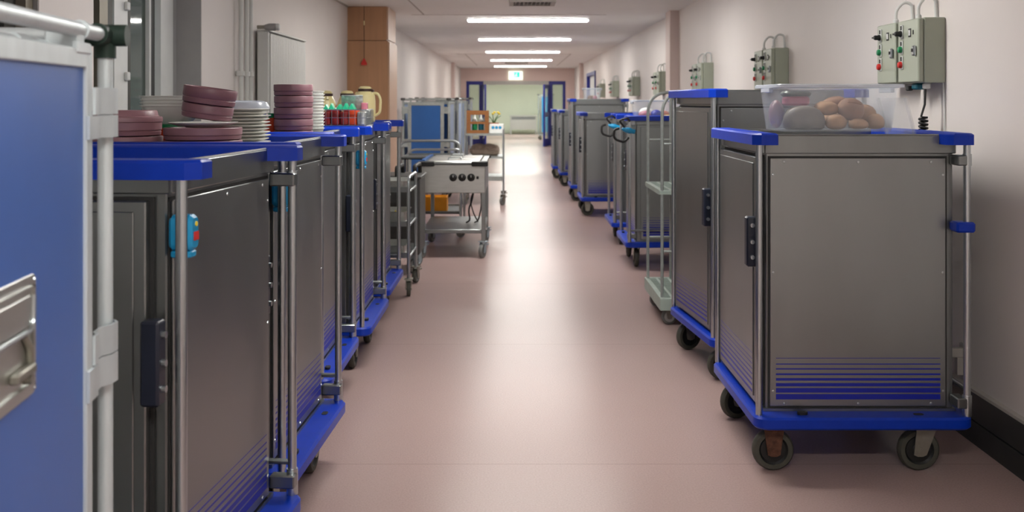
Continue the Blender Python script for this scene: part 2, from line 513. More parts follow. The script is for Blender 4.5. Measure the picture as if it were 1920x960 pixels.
def vent(label, x0, x1, y0, y1):
    t = thing('ceiling_vent', label, 'vent', ((x0 + x1) / 2, (y0 + y1) / 2, CE))
    w, d = (x1 - x0) / 2, (y1 - y0) / 2
    MB().box(-w, w, -d, -d + .05, -.035, 0).box(-w, w, d - .05, d, -.035, 0).box(-w, -w + .05, -d + .05, d - .05, -.035, 0).box(w - .05, w, -d + .05, d - .05, -.035, 0).build('frame', 'ventgrey', t)
    MB().box(-w + .05, w - .05, -d + .05, d - .05, -.004, -.001).build('backing', 'seal', t)
    n = 9
    for k in range(n):
        x = -w + .05 + (2 * w - .1) * (k + .5) / n
        o = MB(Matrix.Translation((x, 0, -.018)) @ Matrix.Rotation(R(30), 4, 'Y')).box(-.003, .003, -d + .05, d - .05, -.014, .014).build('slat', 'ventgrey', t)
vent('grey louvred air vent on the ceiling at the top of the photo', -.06, .44, 10.75, 11.25)
vent('small louvred air vent on the ceiling far down between two strip lights', -.27, .37, 28.2, 28.7)

# exit sign above the doors: white running figure on green
ex = thing('exit_sign', 'lit green emergency exit sign above the blue double doors', 'sign', (.03, YE - .02, 2.29))
MB().box(-.23, .23, -.05, .018, -.13, .15).build('housing', 'exit_white', ex)
MB().box(-.08, .13, -.054, -.0505, -.05, .12).build('green_field', 'exit_green', ex)
fg = MB()
fg.box(.02, .05, -.057, -.0545, .06, .09).box(0, .03, -.057, -.0545, .0, .055).box(-.03, .0, -.057, -.0545, -.03, .005).box(.03, .06, -.057, -.0545, -.02, .01).box(-.07, -.045, -.057, -.0545, -.04, .1)
fg.build('running_figure', 'exit_white', ex)

# ------------------------------------------------------------------ casters
def caster(parent, x, y, r, top, w, rot=0., tyre='tyre', hub='hub', fork='fork', off=0., pedal=False):
    """one swivel caster; fork is the part, wheel and hub its sub-parts"""
    Mx = Matrix.Translation((x, y, 0)) @ Matrix.Rotation(rot, 4, 'Z')
    f = MB(Mx)
    f.box(-r * .62, r * .62, -w * 1.1, w * 1.1, top - .006, top)
    for s in (-1, 1):
        a = w * .62
        poly = [(-r * .5, top - .006), (r * .5, top - .006), (off + r * .30, r * .8), (off + r * .12, r * .72), (off - r * .12, r * .72), (off - r * .30, r * .8)]
        y0, y1 = sorted((s * a, s * (a + .004)))
        f.loft([[(px, y0, pz) for px, pz in poly], [(px, y1, pz) for px, pz in poly]])
    f.cyl((off, -w * .8, r), (off, w * .8, r), r * .13, 8)
    if pedal:
        f.box(off + r * .4, off + r * 1.5, -w * .7, w * .7, r * 1.75, r * 1.95)
    fo = f.build('caster', fork, parent)
    t = MB(Mx @ Matrix.Translation((off, 0, r)) @ Matrix.Rotation(R(90), 4, 'X'))
    h = w / 2
    prof = [(r * .70, -h), (r * .9, -h), (r * .98, -h * .6), (r, 0), (r * .98, h * .6), (r * .9, h), (r * .70, h), (r * .70, -h)]
    t.loft([[(q * math.cos(2 * math.pi * k / 28), q * math.sin(2 * math.pi * k / 28), z) for k in range(28)] for q, z in prof], False, False)
    t.build('wheel', tyre, fo)
    hb = MB(Mx @ Matrix.Translation((off, 0, r)) @ Matrix.Rotation(R(90), 4, 'X'))
    hb.lathe([(r * .2, -h * .9), (r * .3, -h * .55), (r * .6, -h * .5), (r * .695, -h * .9), (r * .695, h * .9), (r * .6, h * .5), (r * .3, h * .55), (r * .2, h * .9)], 24)
    hb.build('hub', hub, fo)
    return fo

# ------------------------------------------------------------------ the steel food carts
STRIPES = [(.444, .002), (.421, .004), (.402, .005), (.381, .007), (.361, .010), (.340, .013), (.318, .018), (.293, .021)]
def make_cart(label, zt, latch_z, loc, rz, holder=False, blue_clamp=False, plug=False, grp='stainless food carts along the corridor', rusty=False):
    t = thing('food_cart', label, 'food cart', loc, rz, grp)
    MB().slab(-.422, .422, -.435, .435, .188, .236, .055, .008).build('base_plate', 'blue', t)
    b = MB().box(-.36, .375, -.335, .41, .24, zt - .05, .004)
    b.box(-.372, .382, -.347, .42, .2365, .247)
    bo = b.build('body', 'steel', t)
    rim = MB()
    z0, z1 = zt - .082, zt - .010
    rim.box(-.366, .381, -.350, -.338, z0, z1, .003).box(-.366, .381, .412, .424, z0, z1, .003)
    rim.box(-.378, -.366, -.350, .424, z0, z1, .003).box(.376, .388, -.338, .412, z0, z1, .003)
    rim.tube([(-.36, -.344, z1), (.375, -.344, z1)], .005, 8).tube([(-.36, .418, z1), (.375, .418, z1)], .005, 8)
    rim.build('tray_rim', 'steel', t)
    # side panel with printed stripes and screws
    MB().box(-.352, .350, -.339, -.3345, .248, zt - .092).build('panel_seal', 'seal', bo)
    sp = MB().box(-.345, .343, -.3455, -.3385, .255, zt - .099, .002).build('side_panel', 'panel', t)
    st = MB()
    for zc, h in STRIPES:
        st.box(-.322, .322, -.3462, -.3454, zc - h / 2, zc + h / 2)
    st.build('stripes', 'stripe', sp, 0)
    zs = (zt - .115, zt - .165, .78, .315)
    for sx, sz in [(-.29, zs[0]), (0, zs[0]), (.285, zs[0]), (-.333, zs[1]), (.332, zs[1]), (-.333, zs[2]), (.332, zs[2]), (-.333, zs[3]), (.332, zs[3]), (-.29, .267), (0, .267), (.285, .267)]:
        MB(Matrix.Translation((sx, -.3455, sz)) @ Matrix.Rotation(R(90), 4, 'X')).lathe([(.0055, 0), (.0045, .0022), (.002, .003)], 8).build('screw', 'chrome', sp)
    MB().box(-.345, .343, .4085, .4155, .255, zt - .099, .002).build('side_panel', 'panel', t)
    # door
    MB().box(-.368, -.3595, -.308, .398, .247, zt - .09).build('door_seal', 'seal', bo)
    dr = MB().box(-.392, -.366, -.298, .390, .254, zt - .097, .003)
    dr.box(-.396, -.391, -.270, .362, .275, zt - .122, .002)
    d = dr.build('door', 'panel', t)
    ds = MB()
    for zc, h in STRIPES:
        ds.box(-.3968, -.3955, -.262, .352, zc - h / 4, zc + h / 4)
    ds.build('stripes', 'stripe', d, 0)
    MB().cyl((-.385, .402, .27), (-.385, .402, zt - .11), .009, 8).build('hinge', 'steel', d)
    la = MB(TO_X).slab(-.349, -.304, latch_z - .098, latch_z + .098, -.437, -.393, .008, .006, 3).build('latch', 'navy', t)
    for dz in (-.06, .0, .065):
        MB().cyl((-.416, -.3485, latch_z + dz), (-.416, -.359, latch_z + dz), .0085, 10).build('lock_pin', 'chrome', la)
    # handle end panel with stripes
    hp = MB().box(.374, .3815, -.30, .375, .255, zt - .099, .002).build('end_panel', 'panel', t)
    hs = MB()
    for zc, h in STRIPES:
        hs.box(.3813, .3822, -.28, .355, zc - h / 2, zc + h / 2)
    hs.build('stripes', 'stripe', hp, 0)
    # posts
    for y in (-.387, .408):
        MB().cyl((-.398, y, .2355), (-.398, y, zt - .0445), .0135, 14).build('post', 'chrome', t)
    for y in (-.400, .408):
        p = MB().cyl((.402, y, .2355), (.402, y, zt - .0445), .0135, 14)
        p.cyl((.402, y, .2355), (.402, y, .315), .0175, 14).cyl((.402, y, zt - .125), (.402, y, zt - .08), .0175, 14)
        p.build('handle_pole', 'chrome', t)
    for y in (-.400, .408):
        for z0, z1 in ((.265, .305), (zt - .125, zt - .085)):
            s = -1 if y < 0 else 1
            yb = -.336 if y < 0 else .35
            q = MB()
            if y < 0: q.box(.36, .398, -.418, -.34, z0, z1, .004)
            else: q.box(.36, .398, .36, .424, z0, z1, .004)
            q.build('pole_clamp', 'steel', t)
    MB().cyl((.402, -.40, .335), (.402, .408, .335), .009, 10).build('cross_bar', 'steel', t)
    if blue_clamp:
        MB().box(.352, .425, -.428, -.355, .945, .985, .007).build('pole_bracket', 'blue', t)
    # bumpers
    def bumper(x0, x1, sgn):
        r_, n = .045, 5
        pl = []
        yA, yB_ = -.437, .437
        if sgn < 0:
            pts = [(x1, yB_), (x0 + .03, yB_), (x0, yB_ - .03), (x0, yA + .03), (x0 + .03, yA), (x1 - .004, yA), (x1, yA + .004)]
        else:
            pts = [(x0, yA + .03), (x0 + .02, yA), (x1 - .04, yA), (x1 - .012, yA + .012), (x1, yA + .04), (x1, yB_ - .04), (x1 - .04, yB_), (x0 + .02, yB_), (x0, yB_ - .03)]
        cx = sum(p[0] for p in pts) / len(pts)
        ins = [(cx + (x - cx) * (1 - .008 / abs(x - cx)) if abs(x - cx) > .02 else x, y - .005 * (1 if y > 0 else -1)) for x, y in pts]
        if sgn < 0:
            pts, ins = pts, ins
        m_ = MB()
        m_.loft([[(x, y, zt - .045) for x, y in pts], [(x, y, zt - .006) for x, y in pts], [(x, y, zt) for x, y in ins]])
        return m_
    bumper(-.430, -.335, -1).build('bumper', 'blue', t)
    bumper(.315, .430, 1).build('bumper', 'blue', t)
    for x in (-.23, .22):
        MB().slab(x - .02, x + .02, -.398, -.375, .2355, .2475 if x < 0 else .2385, .011, .001).build('plug_cap', 'black', t)
    caster(t, -.33, -.325, .082, .188, .036, 0, fork='rust' if rusty else 'fork')
    caster(t, .27, -.325, .082, .188, .036, 0, off=-.028)
    caster(t, -.33, .325, .082, .188, .036, R(20))
    caster(t, .27, .325, .082, .188, .036, R(-15), off=-.028)
    if holder:
        h = MB(TO_Y).slab(-.385, -.335, 1.10, 1.185, -.405, -.348, .018, .008, 4).build('plug_holder', 'cyan', t)
        MB().box(-.370, -.345, -.4075, -.4045, 1.125, 1.145).build('red_label', 'red', h)
        MB(Matrix.Translation((-.357, -.405, 1.163)) @ Matrix.Rotation(R(90), 4, 'X')).lathe([(.006, -.002), (.006, .0025)], 10).build('indicator_lamp', 'yellow', h)
        MB().slab(-.384, -.336, -.402, -.350, 1.085, 1.1005, .015, .003).build('holder_foot', 'cyan', h)
    if plug:
        pg = MB(Matrix.Translation((.402, -.46, zt - .115)) @ Matrix.Rotation(R(-90), 4, 'X'))
        pg.m = Matrix.Translation((.43, -.40, zt - .13)) @ Matrix.Rotation(R(90), 4, 'X') @ Matrix.Rotation(R(-12), 4, 'X')
        pg.lathe([(.004, .075), (.018, .055), (.025, .025), (.026, .0), (.02, -.02), (.02, -.045)], 14)
        po = pg.build('power_plug', 'cyan', t)
        cb = fillet([(.43, -.495, zt - .11), (.44, -.535, zt - .12), (.44, -.54, zt - .20), (.44, -.45, zt - .23), (.415, -.41, zt - .19)], .05, 6)
        MB().tube(cb, .011, 8).build('power_cable', 'black', po)
        MB().tube(fillet([(.433, -.445, zt - .10), (.44, -.50, zt - .04), (.437, -.42, zt - .02), (.432, -.40, zt - .05)], .04, 5), .009, 8).build('plug_cord', 'black', po)
    return t

D90 = R(90)
L_ZT, R_ZT, T_ZT = 1.315, 1.327, 1.515
make_cart('stainless food cart with empty tray top, next to the blue-panelled roll container', L_ZT, .85, (-1.121, 2.769, 0), R(85.1), holder=True)
make_cart('stainless food cart topped with wide mauve dishes and white plates', L_ZT, .85, (-1.134, 3.739, 0), R(87.6), holder=True)
make_cart('stainless food cart carrying the tall stack of mauve bowls', L_ZT, .85, (-1.235, 4.83, 0), D90)
make_cart('stainless food cart with wire basket of red packets on top', L_ZT, .85, (-1.208, 5.85, 0), D90, holder=True)
make_cart('stainless food cart with cream vacuum jugs on top', L_ZT, .85, (-1.24, 6.95, 0), D90)
make_cart('stainless food cart with large clear tub of bread rolls on top', R_ZT, .90, (1.3455, 4.315, 0), 0, blue_clamp=True, rusty=True)
make_cart('tall stainless food cart between the bread tub cart and the grey rod dolly', T_ZT, .90, (1.379, 5.635, 0), R(5.8))
make_cart('stainless food cart with cyan plug and cloudy tub on top, behind the rod dolly', R_ZT, .90, (1.39, 9.14, 0), -D90, plug=True)
make_cart('stainless food cart with cyan plug and bare top, behind the cloudy tub cart', R_ZT, .90, (1.405, 10.55, 0), -D90, plug=True)
make_cart('short stainless food cart with bare top in front of the distant tall cart', 1.31, .90, (1.255, 13.19, 0), 0)
make_cart('distant tall stainless food cart with small tub of food on top', 1.49, .90, (1.227, 15.05, 0), 0)
make_cart('short stainless food cart just behind the distant tall cart', 1.30, .90, (1.19, 17.7, 0), 0)
make_cart('last short stainless food cart before the blue doors', 1.30, .90, (1.126, 19.35, 0), 0)

# ------------------------------------------------------------------ roll containers with blue panels
def roll_container(label, W, D, H, loc, rz, pan, capm, detail=False, grp='roll containers with blue panels', side='palepan'):
    ALU = 'alu' if detail else 'galv'
    t = thing('roll_container', label, 'roll container', loc, rz, grp)
    w, d = W / 2, D / 2
    MB().box(-w + .02, w - .02, -d + .02, d - .02, .17, .20, .004).box(-w, w, -d - .005, -d + .03, .16, .21).box(-w, w, d - .03, d + .005, .16, .21).build('base_frame', ALU, t)
    for sx in (-1, 1):
        for sy in (-1, 1):
            MB().cyl((sx * w, sy * d, .19), (sx * w, sy * d, H), .0145, 14).build('post', ALU, t)
            caster(t, sx * (w - .07), sy * (d - .07), .06, .16, .03, R(30 * sx), off=-.02)
    zr = H
    for sy in (-1, 1):
        MB().cyl((-w, sy * d, zr), (w, sy * d, zr), .0145, 14).build('top_rail', ALU, t)
    for sx in (-1, 1):
        MB().cyl((sx * w, -d, zr), (sx * w, d, zr), .0145, 14).build('top_rail', ALU, t)
        for sy in (-1, 1):
            k = MB()
            if detail:
                k.cyl((sx * (w + .012), sy * d, zr), (sx * (w - .055), sy * d, zr), .0205, 18)
                k.cyl((sx * w, sy * (d + .042), zr), (sx * w, sy * (d - .07), zr), .0215, 18)
                k.cyl((sx * w, sy * d, zr - .045), (sx * w, sy * d, zr), .0205, 14)
            else:
                k.slab(sx * w - .035, sx * w + .035, sy * d - .035, sy * d + .035, zr - .012, zr + .025, .03, .008)
            k.build('corner_joint', capm, t)
    def framed(name, m, Mx, a0, a1, z0, z1, fw):
        f = MB(Mx)
        for q in ((a0, a0 + fw, z0, z1), (a1 - fw, a1, z0, z1), (a0 + fw, a1 - fw, z1 - fw, z1), (a0 + fw, a1 - fw, z0, z0 + fw)):
            f.box(q[0], q[1], -.012, .012, q[2], q[3], .002)
        fo = f.build(name + '_frame', ALU, t)
        MB(Mx).box(a0 + fw, a1 - fw, -.005, .005, z0 + fw, z1 - fw).build(name, m, fo)
        if detail:
            lo, hi = (.0055, .0105) if name != 'back_panel' else (-.0105, -.0055)
            if name == 'end_panel': lo, hi = -.0105, -.0055
            MB(Mx).box(a0 + fw, a1 - fw, lo, hi, z0 + fw, z1 - fw).build('reflector_liner', 'whitecap', fo)  # pale sheet added inside the panels so the cart door reflects lighter grey
        return fo
    e = .125 if detail else .07
    zp = H - .035
    fr = framed('front_panel', pan, Matrix.Translation((0, -d, 0)), -w + e, w - e, .24, zp, .034 if detail else .05)
    framed('back_panel', pan, Matrix.Translation((0, d, 0)), -w + e, w - e, .24, zp, .034)
    for s in ((-1,) if detail else (-1, 1)):
        framed('end_panel', pan if detail else side, Matrix.Translation((s * w, 0, 0)) @ Matrix.Rotation(D90, 4, 'Z'), -d + .06, d - .06, .24, zp, .034)
    for sx in (-1, 1):
        for za, zb in ((H - .155, H - .104), (H - .20, H - .157), (H - .62, H - .565), (H - .68, H - .623)):
            wide = za in (H - .20, H - .68)
            x_in = w - e - (.035 if wide else .0)
            path = [(x_in, -d - .014), (w - .105, -d - .014), (w - .09, -d - .004), (w - .05, -d - .004), (w - .03, -d - .018), (w, -d - .0215), (w + .018, -d - .012), (w + .0215, -d + .005)]
            outer = [(sx * x, y - .003) for x, y in path]
            inner = [(sx * x, y + .002) for x, y in path]
            poly = outer + inner[::-1]
            MB().prism(poly, za, zb).build('hinge_clamp', ALU, t)
    return t, fr
L0, L0f = roll_container('big foreground roll container with cornflower blue panel and grey tube frame', .80, .70, 1.58, (-1.11, 1.563, 0), R(96.6), 'bluepan', 'greendark', True)
# recessed latch plate on the blue panel
lp = MB(TO_Y)
xx0, xx1 = -.36, -.014
zA, zB = .995, 1.182
lp.m = Matrix.Translation((0, 0, 0)) @ TO_Y
lp.slab(xx0, xx1, zA, zB, -.360, -.3555, .014, .0015, 4)
for q in ((xx0 + .012, xx1 - .018, zB - .022, zB - .016), (xx0 + .012, xx1 - .018, zA + .016, zA + .022)):
    lp.box(q[0], q[1], q[2], q[3], -.3655, -.359)
lp.box(xx1 - .026, xx1 - .018, zA + .016, zB - .016, -.3655, -.359).box(xx0 + .012, xx0 + .02, zA + .016, zB - .016, -.3655, -.359)
lpo = lp.build('latch_plate', 'steel_light', L0)
MB(TO_Y).slab(-.20, -.040, 1.105, 1.152, -.3635, -.3595, .008, .001, 4).build('paddle', 'steel_light', lpo)
MB().tube(fillet([(-.19, -.366, 1.10), (-.045, -.366, 1.10), (-.038, -.364, 1.15)], .02), .004, 8).build('wire_bail', 'chrome', lpo)
MB(Matrix.Translation((0, -.362, 0))).tube(fillet([(-.075, 0, 1.096), (-.058, -.004, 1.075), (-.052, -.002, 1.050)], .02), .006, 8).build('lever', 'fork', lpo)
MB().box(-.13, -.05, -.374, -.3595, 1.035, 1.050, .003).cyl((-.065, -.36, 1.028), (-.065, -.372, 1.028), .008, 10).build('latch_bolt', 'fork', lpo)
for x, z in ((xx1 - .009, zB - .009), (xx1 - .009, zA + .009), (xx0 + .009, zB - .009), (xx0 + .009, zA + .009)):
    MB(Matrix.Translation((x, -.36, z)) @ Matrix.Rotation(R(90), 4, 'X')).lathe([(.004, 0), (.003, .002)], 8).build('rivet', 'chrome', lpo)
# inner rail with hook, and a joint sleeve on the top tube
MB().cyl((-.38, -.30, 1.547), (.22, -.30, 1.547), .013, 12).cyl((.05, -.30, 1.547), (.11, -.30, 1.547), .0165, 12).build('inner_rail', 'alu', L0)
MB().box(.20, .235, -.36, -.30, 1.515, 1.59, .004).box(.18, .26, -.365, -.352, 1.535, 1.556, .003).build('rail_hook', 'alu', L0)
MB().cyl((.235, -.35, 1.58), (.245, -.35, 1.58), .0185, 14).build('tube_collar', 'alu', L0)

roll_container('distant roll container with steel blue door panel, nearest of the far three', .66, .80, 1.475, (-1.26, 14.95, 0), R(-2), 'bluepan2', 'darkgrey')
roll_container('distant pale sided roll container right behind the steel blue one', .66, .80, 1.49, (-1.25, 16.9, 0), R(-2), 'bluepan2', 'darkgrey')
roll_container('last of the three distant roll containers in front of the blue doors', .66, .80, 1.50, (-1.20, 20.2, 0), 0, 'palepan', 'darkgrey')
roll_container('light blue roll container standing beyond the open blue door leaf', .55, .8, 1.70, (1.18, 38.5, 0), 0, 'cyan', 'darkgrey', side='cyan')

# ------------------------------------------------------------------ grey rod dolly
dt = thing('rod_dolly', 'grey dolly with bent rod ends and perforated plastic shelves', 'trolley', (.935, 6.50, 0))
def grating(name, x0, x1, y0, y1, z0, z1, nx, ny):
    g = MB()
    g.box(x0, x1, y0, y0 + .03, z0, z1, .004).box(x0, x1, y1 - .03, y1, z0, z1, .004)
    g.box(x0, x0 + .03, y0 + .03, y1 - .03, z0, z1).box(x1 - .03, x1, y0 + .03, y1 - .03, z0, z1)
    o = g.build(name, 'greyplastic', dt)
    for k in range(1, nx):
        x = x0 + (x1 - x0) * k / nx
        MB().box(x - .008, x + .008, y0 + .03, y1 - .03, z1 - .022, z1 - .002).build('rib', 'greyplastic', o, 0)
    for k in range(1, ny):
        y = y0 + (y1 - y0) * k / ny
        MB().box(x0 + .03, x1 - .03, y - .006, y + .006, z1 - .026, z1 - .004).build('rib', 'greyplastic', o, 0)
    MB().box(x0 + .03, x1 - .03, y0 + .03, y1 - .03, z0 + .005, z0 + .01).build('tray_floor', 'seal', o, 0)
    return o
bs = grating('base_tray', 0, .50, 0, .80, .105, .185, 6, 16)
sh = grating('shelf', .0, .50, .04, .76, .845, .875, 6, 12)
for y in (.05, .75):
    MB().tube(fillet([(.018, y, .185), (.018, y, 1.515), (.40, y, 1.515), (.40, y, .185)], .16, 8), .0105, 10).build('rod_end', 'galv', dt)
    MB().cyl((.03, y, 1.175), (.39, y, 1.175), .008, 8).build('cross_rod', 'galv', dt)
MB().cyl((.18, .75, .185), (.18, .75, 1.515), .009, 8).build('upright_rod', 'galv', dt)
for y in (.05, .75):
    MB().cyl((.03, y, .48), (.39, y, .48), .008, 8).build('cross_rod', 'galv', dt)
for x in (.07, .40):
    for y in (.1, .68):
        caster(dt, x, y, .05, .105, .035, R(5), tyre='tyre_grey', hub='whitecap')

# ------------------------------------------------------------------ bain-marie trolley
bt = thing('bain_marie_trolley', 'steel bain marie trolley with three black knobs and lidded top', 'trolley', (-.569, 9.38, 0))
w = .297
MB().box(-w, w, 0, 1.12, .60, .865, .006).build('heated_body', 'steel_light', bt)
rm = MB().box(-w - .012, w + .012, -.012, .04, .865, .888, .004).box(-w - .012, w + .012, 1.08, 1.132, .865, .888, .004).box(-w - .012, -w + .04, .04, 1.08, .865, .888).box(w - .04, w + .012, .04, 1.08, .865, .888)
rm.box(-w + .04, w - .04, .04, 1.08, .8655, .872)
rm.build('top_frame', 'steel', bt)
for k in range(3):
    y0 = .06 + k * .345
    ld = MB().slab(-w + .05, w - .05, y0, y0 + .32, .8725, .895, .02, .006).build('lid', 'steel_light', bt)
    MB().tube(fillet([(-.06, y0 + .16, .894), (-.06, y0 + .16, .915), (.06, y0 + .16, .915), (.06, y0 + .16, .894)], .015, 4), .005, 8).build('lid_handle', 'chrome', ld)
MB().box(-w - .004, -w + .030, .05, 1.07, .8885, .905).build('blue_reflection_strip', 'bluepan2', bt)  # blue container's reflection in the steel edge, painted as a coloured strip
for s in (-1, 1):
    MB().slab(s * (w - .05) - .075, s * (w - .05) + .075 + (.0), -.055, .02, .850, .896, .02, .006).build('corner_bumper', 'black', bt)
    MB().slab(s * (w - .05) - .075, s * (w - .05) + .075, 1.10, 1.165, .862, .892, .02, .006).build('corner_bumper', 'black', bt)
for k in range(3):
    x = .0 + k * .083
    kn = MB(Matrix.Translation((x, -.0005, .745)) @ Matrix.Rotation(D90, 4, 'X')).lathe([(.036, 0), (.036, .006), (.028, .012), (.024, .03), (.02, .032)], 20).build('control_knob', 'black', bt)
    MB().box(x - .003, x + .003, -.0345, -.0325, .748, .768).build('pointer', 'whitecap', kn)
MB().box(.215, .237, -.006, -.0005, .73, .757, .002).build('rocker_switch', 'black', bt)
for x in (-w + .018, w - .018):
    for y in (.03, 1.09):
        MB().box(x - .018, x + .018, y - .018, y + .018, .15, .60, .002).build('leg', 'steel', bt)
        c = caster(bt, x, y, .064, .152, .034, R(70), tyre='tyre_grey', hub='tyre_grey', fork='caster_blue', off=-.025, pedal=True)
MB().box(-w + .005, w - .005, .015, 1.10, .225, .262, .004).build('lower_shelf', 'steel', bt)
MB().tube(fillet([(.17, .5, .60), (.16, .45, .50), (.12, .4, .40), (.14, .42, .30), (.10, .5, .27)], .06), .008, 8).tube(fillet([(.24, .5, .60), (.25, .45, .45), (.22, .4, .30), (.18, .5, .27)], .06), .007, 8).tube(fillet([(.18, .6, .60), (.13, .55, .48), (.17, .5, .35), (.21, .55, .27)], .06), .006, 8).build('hanging_cable', 'black', bt)

# service trolley behind it, carrying an amber crate
st = thing('service_trolley', 'steel service trolley with rounded push handle behind the bain marie', 'trolley', (-.89, 10.75, 0))
for y in (.04, .80):
    MB().tube(fillet([(-.335, y, .13), (-.335, y, 1.03), (.315, y, 1.03), (.315, y, .13)] if y < .1 else [(-.335, y, .13), (-.335, y, .90), (.315, y, .90), (.315, y, .13)], .11, 6), .014, 10).build('handle_frame', 'chrome', st)
for z in (.83, .25):
    s_ = MB().box(-.32, .30, .05, .79, z, z + .012).box(-.32, .30, .05, .06, z, z + .03).box(-.32, .30, .78, .79, z, z + .03).box(-.32, -.31, .06, .78, z, z + .03).box(.29, .30, .06, .78, z, z + .03)
    s_.build('shelf', 'steel', st)
for x in (-.335, .315):
    for y in (.04, .80):
        caster(st, x, y, .055, .135, .03, R(40), tyre='tyre_grey', hub='tyre_grey')
cr = MB()
cr.slab(-.17, .17, -.13, .13, 0, .01, .01).box(-.17, .17, -.13, -.122, .01, .16).box(-.17, .17, .122, .13, .01, .16).box(-.17, -.162, -.122, .122, .01, .16).box(.162, .17, -.122, .122, .01, .16).box(-.175, .175, -.135, -.13, .14, .16)
for k in range(9):
    cr.box(-.16 + k * .04 - .003, -.16 + k * .04 + .003, -.134, -.13, .01, .14)
solo(cr, 'plastic_crate', 'crate_orange', 'amber plastic crate on the lower shelf behind the bain marie', 'crate', (-.90, 11.0, .2635))

# dark bin trolley with black handle
kt = thing('dark_trolley', 'dark grey box trolley with black push handle beside the bain marie', 'trolley', (-1.045, 8.75, 0))
MB().box(-.25, .25, -.25, .25, .16, .80, .012).build('box_body', 'darkgrey', kt)
MB().box(-.262, .262, -.262, .262, .80, .822, .006).build('lid', 'darkgrey', kt)
MB().tube(fillet([(.21, -.26, .80), (.21, -.29, .905), (.21, .15, .905), (.21, .18, .822)], .04), .018, 10).build('push_handle', 'black', kt)
MB().tube(fillet([(.06, -.26, .80), (.06, -.29, .895), (.06, .15, .895), (.06, .18, .822)], .04), .018, 10).build('push_handle', 'black', kt)
for x in (-.19, .19):
    for y in (-.19, .19):
        caster(kt, x, y, .06, .16, .032, R(60), tyre='tyre_grey', hub='caster_blue', fork='caster_blue')

# narrow shelf trolley behind the last cart of the row
nt_ = thing('shelf_trolley', 'narrow three-shelf tube trolley standing beyond the vacuum jug cart', 'trolley', (-.79, 7.55, 0))
for x in (0, -.75):
    MB().tube(fillet([(x, 0, .13), (x, 0, .885), (x, .55, .885), (x, .55, .13)], .07, 6), .0125, 10).build('end_frame', 'chrome', nt_)
    for z in (.775, .52, .285):
        MB().cyl((x, .005, z), (x, .545, z), .009, 8).build('end_rung', 'chrome', nt_)
for z in (.775, .52, .285):
    MB().box(-.74, -.012, .01, .54, z - .004, z + .006).box(-.74, -.012, .01, .016, z + .006, z + .035).box(-.74, -.012, .534, .54, z + .006, z + .035).build('shelf', 'steel', nt_)
for x in (0, -.75):
    for y in (0, .55):
        caster(nt_, x, y, .055, .132, .03, R(75 if y else 95), tyre='tyre', hub='tyre_grey', pedal=True)
def pan(label, x, y, z, w_, d_, h_):
    g = MB()
    g.slab(-w_ / 2, w_ / 2, -d_ / 2, d_ / 2, 0, .003, .02)
    g.loft([[(a, b, .003) for a, b in rrect(-w_ / 2, w_ / 2, -d_ / 2, d_ / 2, .02)], [(a, b, h_) for a, b in rrect(-w_ / 2 - .005, w_ / 2 + .005, -d_ / 2 - .005, d_ / 2 + .005, .025)],
            [(a, b, h_) for a, b in rrect(-w_ / 2 - .014, w_ / 2 + .014, -d_ / 2 - .014, d_ / 2 + .014, .03)], [(a, b, h_ - .004) for a, b in rrect(-w_ / 2 - .012, w_ / 2 + .012, -d_ / 2 - .012, d_ / 2 + .012, .03)]], False, False)
    solo(g, 'food_pan', 'steel_light', label, 'pan', (x, y, z), (0, 0, 0), 'steel pans on the shelf trolley')
pan('steel food pan on the top shelf of the narrow trolley', -.93, 7.80, .7815, .20, .36, .07)
pan('steel food pan on the middle shelf of the narrow trolley', -.915, 7.83, .5265, .18, .34, .09)
pan('steel food pan on the bottom shelf of the narrow trolley', -.93, 7.82, .2915, .20, .34, .07)
for k in range(2):
    bn = MB()
    pts = [(-.09, 0, .03), (-.05, 0, .0), (0, 0, -.01), (.05, 0, .0), (.09, 0, .035)]
    pr = [.006, .015, .018, .015, .006]
    rings = []
    for (px, py, pz), rr in zip(pts, pr):
        rings.append([(px, py + rr * math.cos(2 * math.pi * q / 8), pz + rr * math.sin(2 * math.pi * q / 8)) for q in range(8)])
    bn.loft(rings)
    solo(bn, 'banana', 'yellow', ['yellow banana on the middle trolley shelf, standing against the near post', 'yellow banana lying in the pan on the middle trolley shelf'][k], 'banana',
         [(-1.07, 7.70, .628), (-.93, 7.80, .562)][k], [(0, R(-80), R(20)), (0, 0, R(88))][k])

# ------------------------------------------------------------------ tray trolley with the wooden crate
tt = thing('tray_trolley', 'thin framed trolley with crate and plant on its top, near the corridor middle', 'trolley', (-.425, 14.15, 0))
for y in (0, .60):
    for x in (-.265, .265):
        MB().cyl((x, y, .15), (x, y, 1.06), .011, 10).build('post', 'chrome', tt)
        caster(tt, x, y, .062, .152, .03, R(60), tyre='tyre_grey', hub='tyre_grey', off=-.02, pedal=True)
for z in (1.0, .68, .40):
    MB().box(-.255, .255, 0, .60, z - .012, z, .002).box(-.255, .255, -.004, .004, z - .03 if z > .5 else z - .06, z).build('shelf', 'galv', tt)
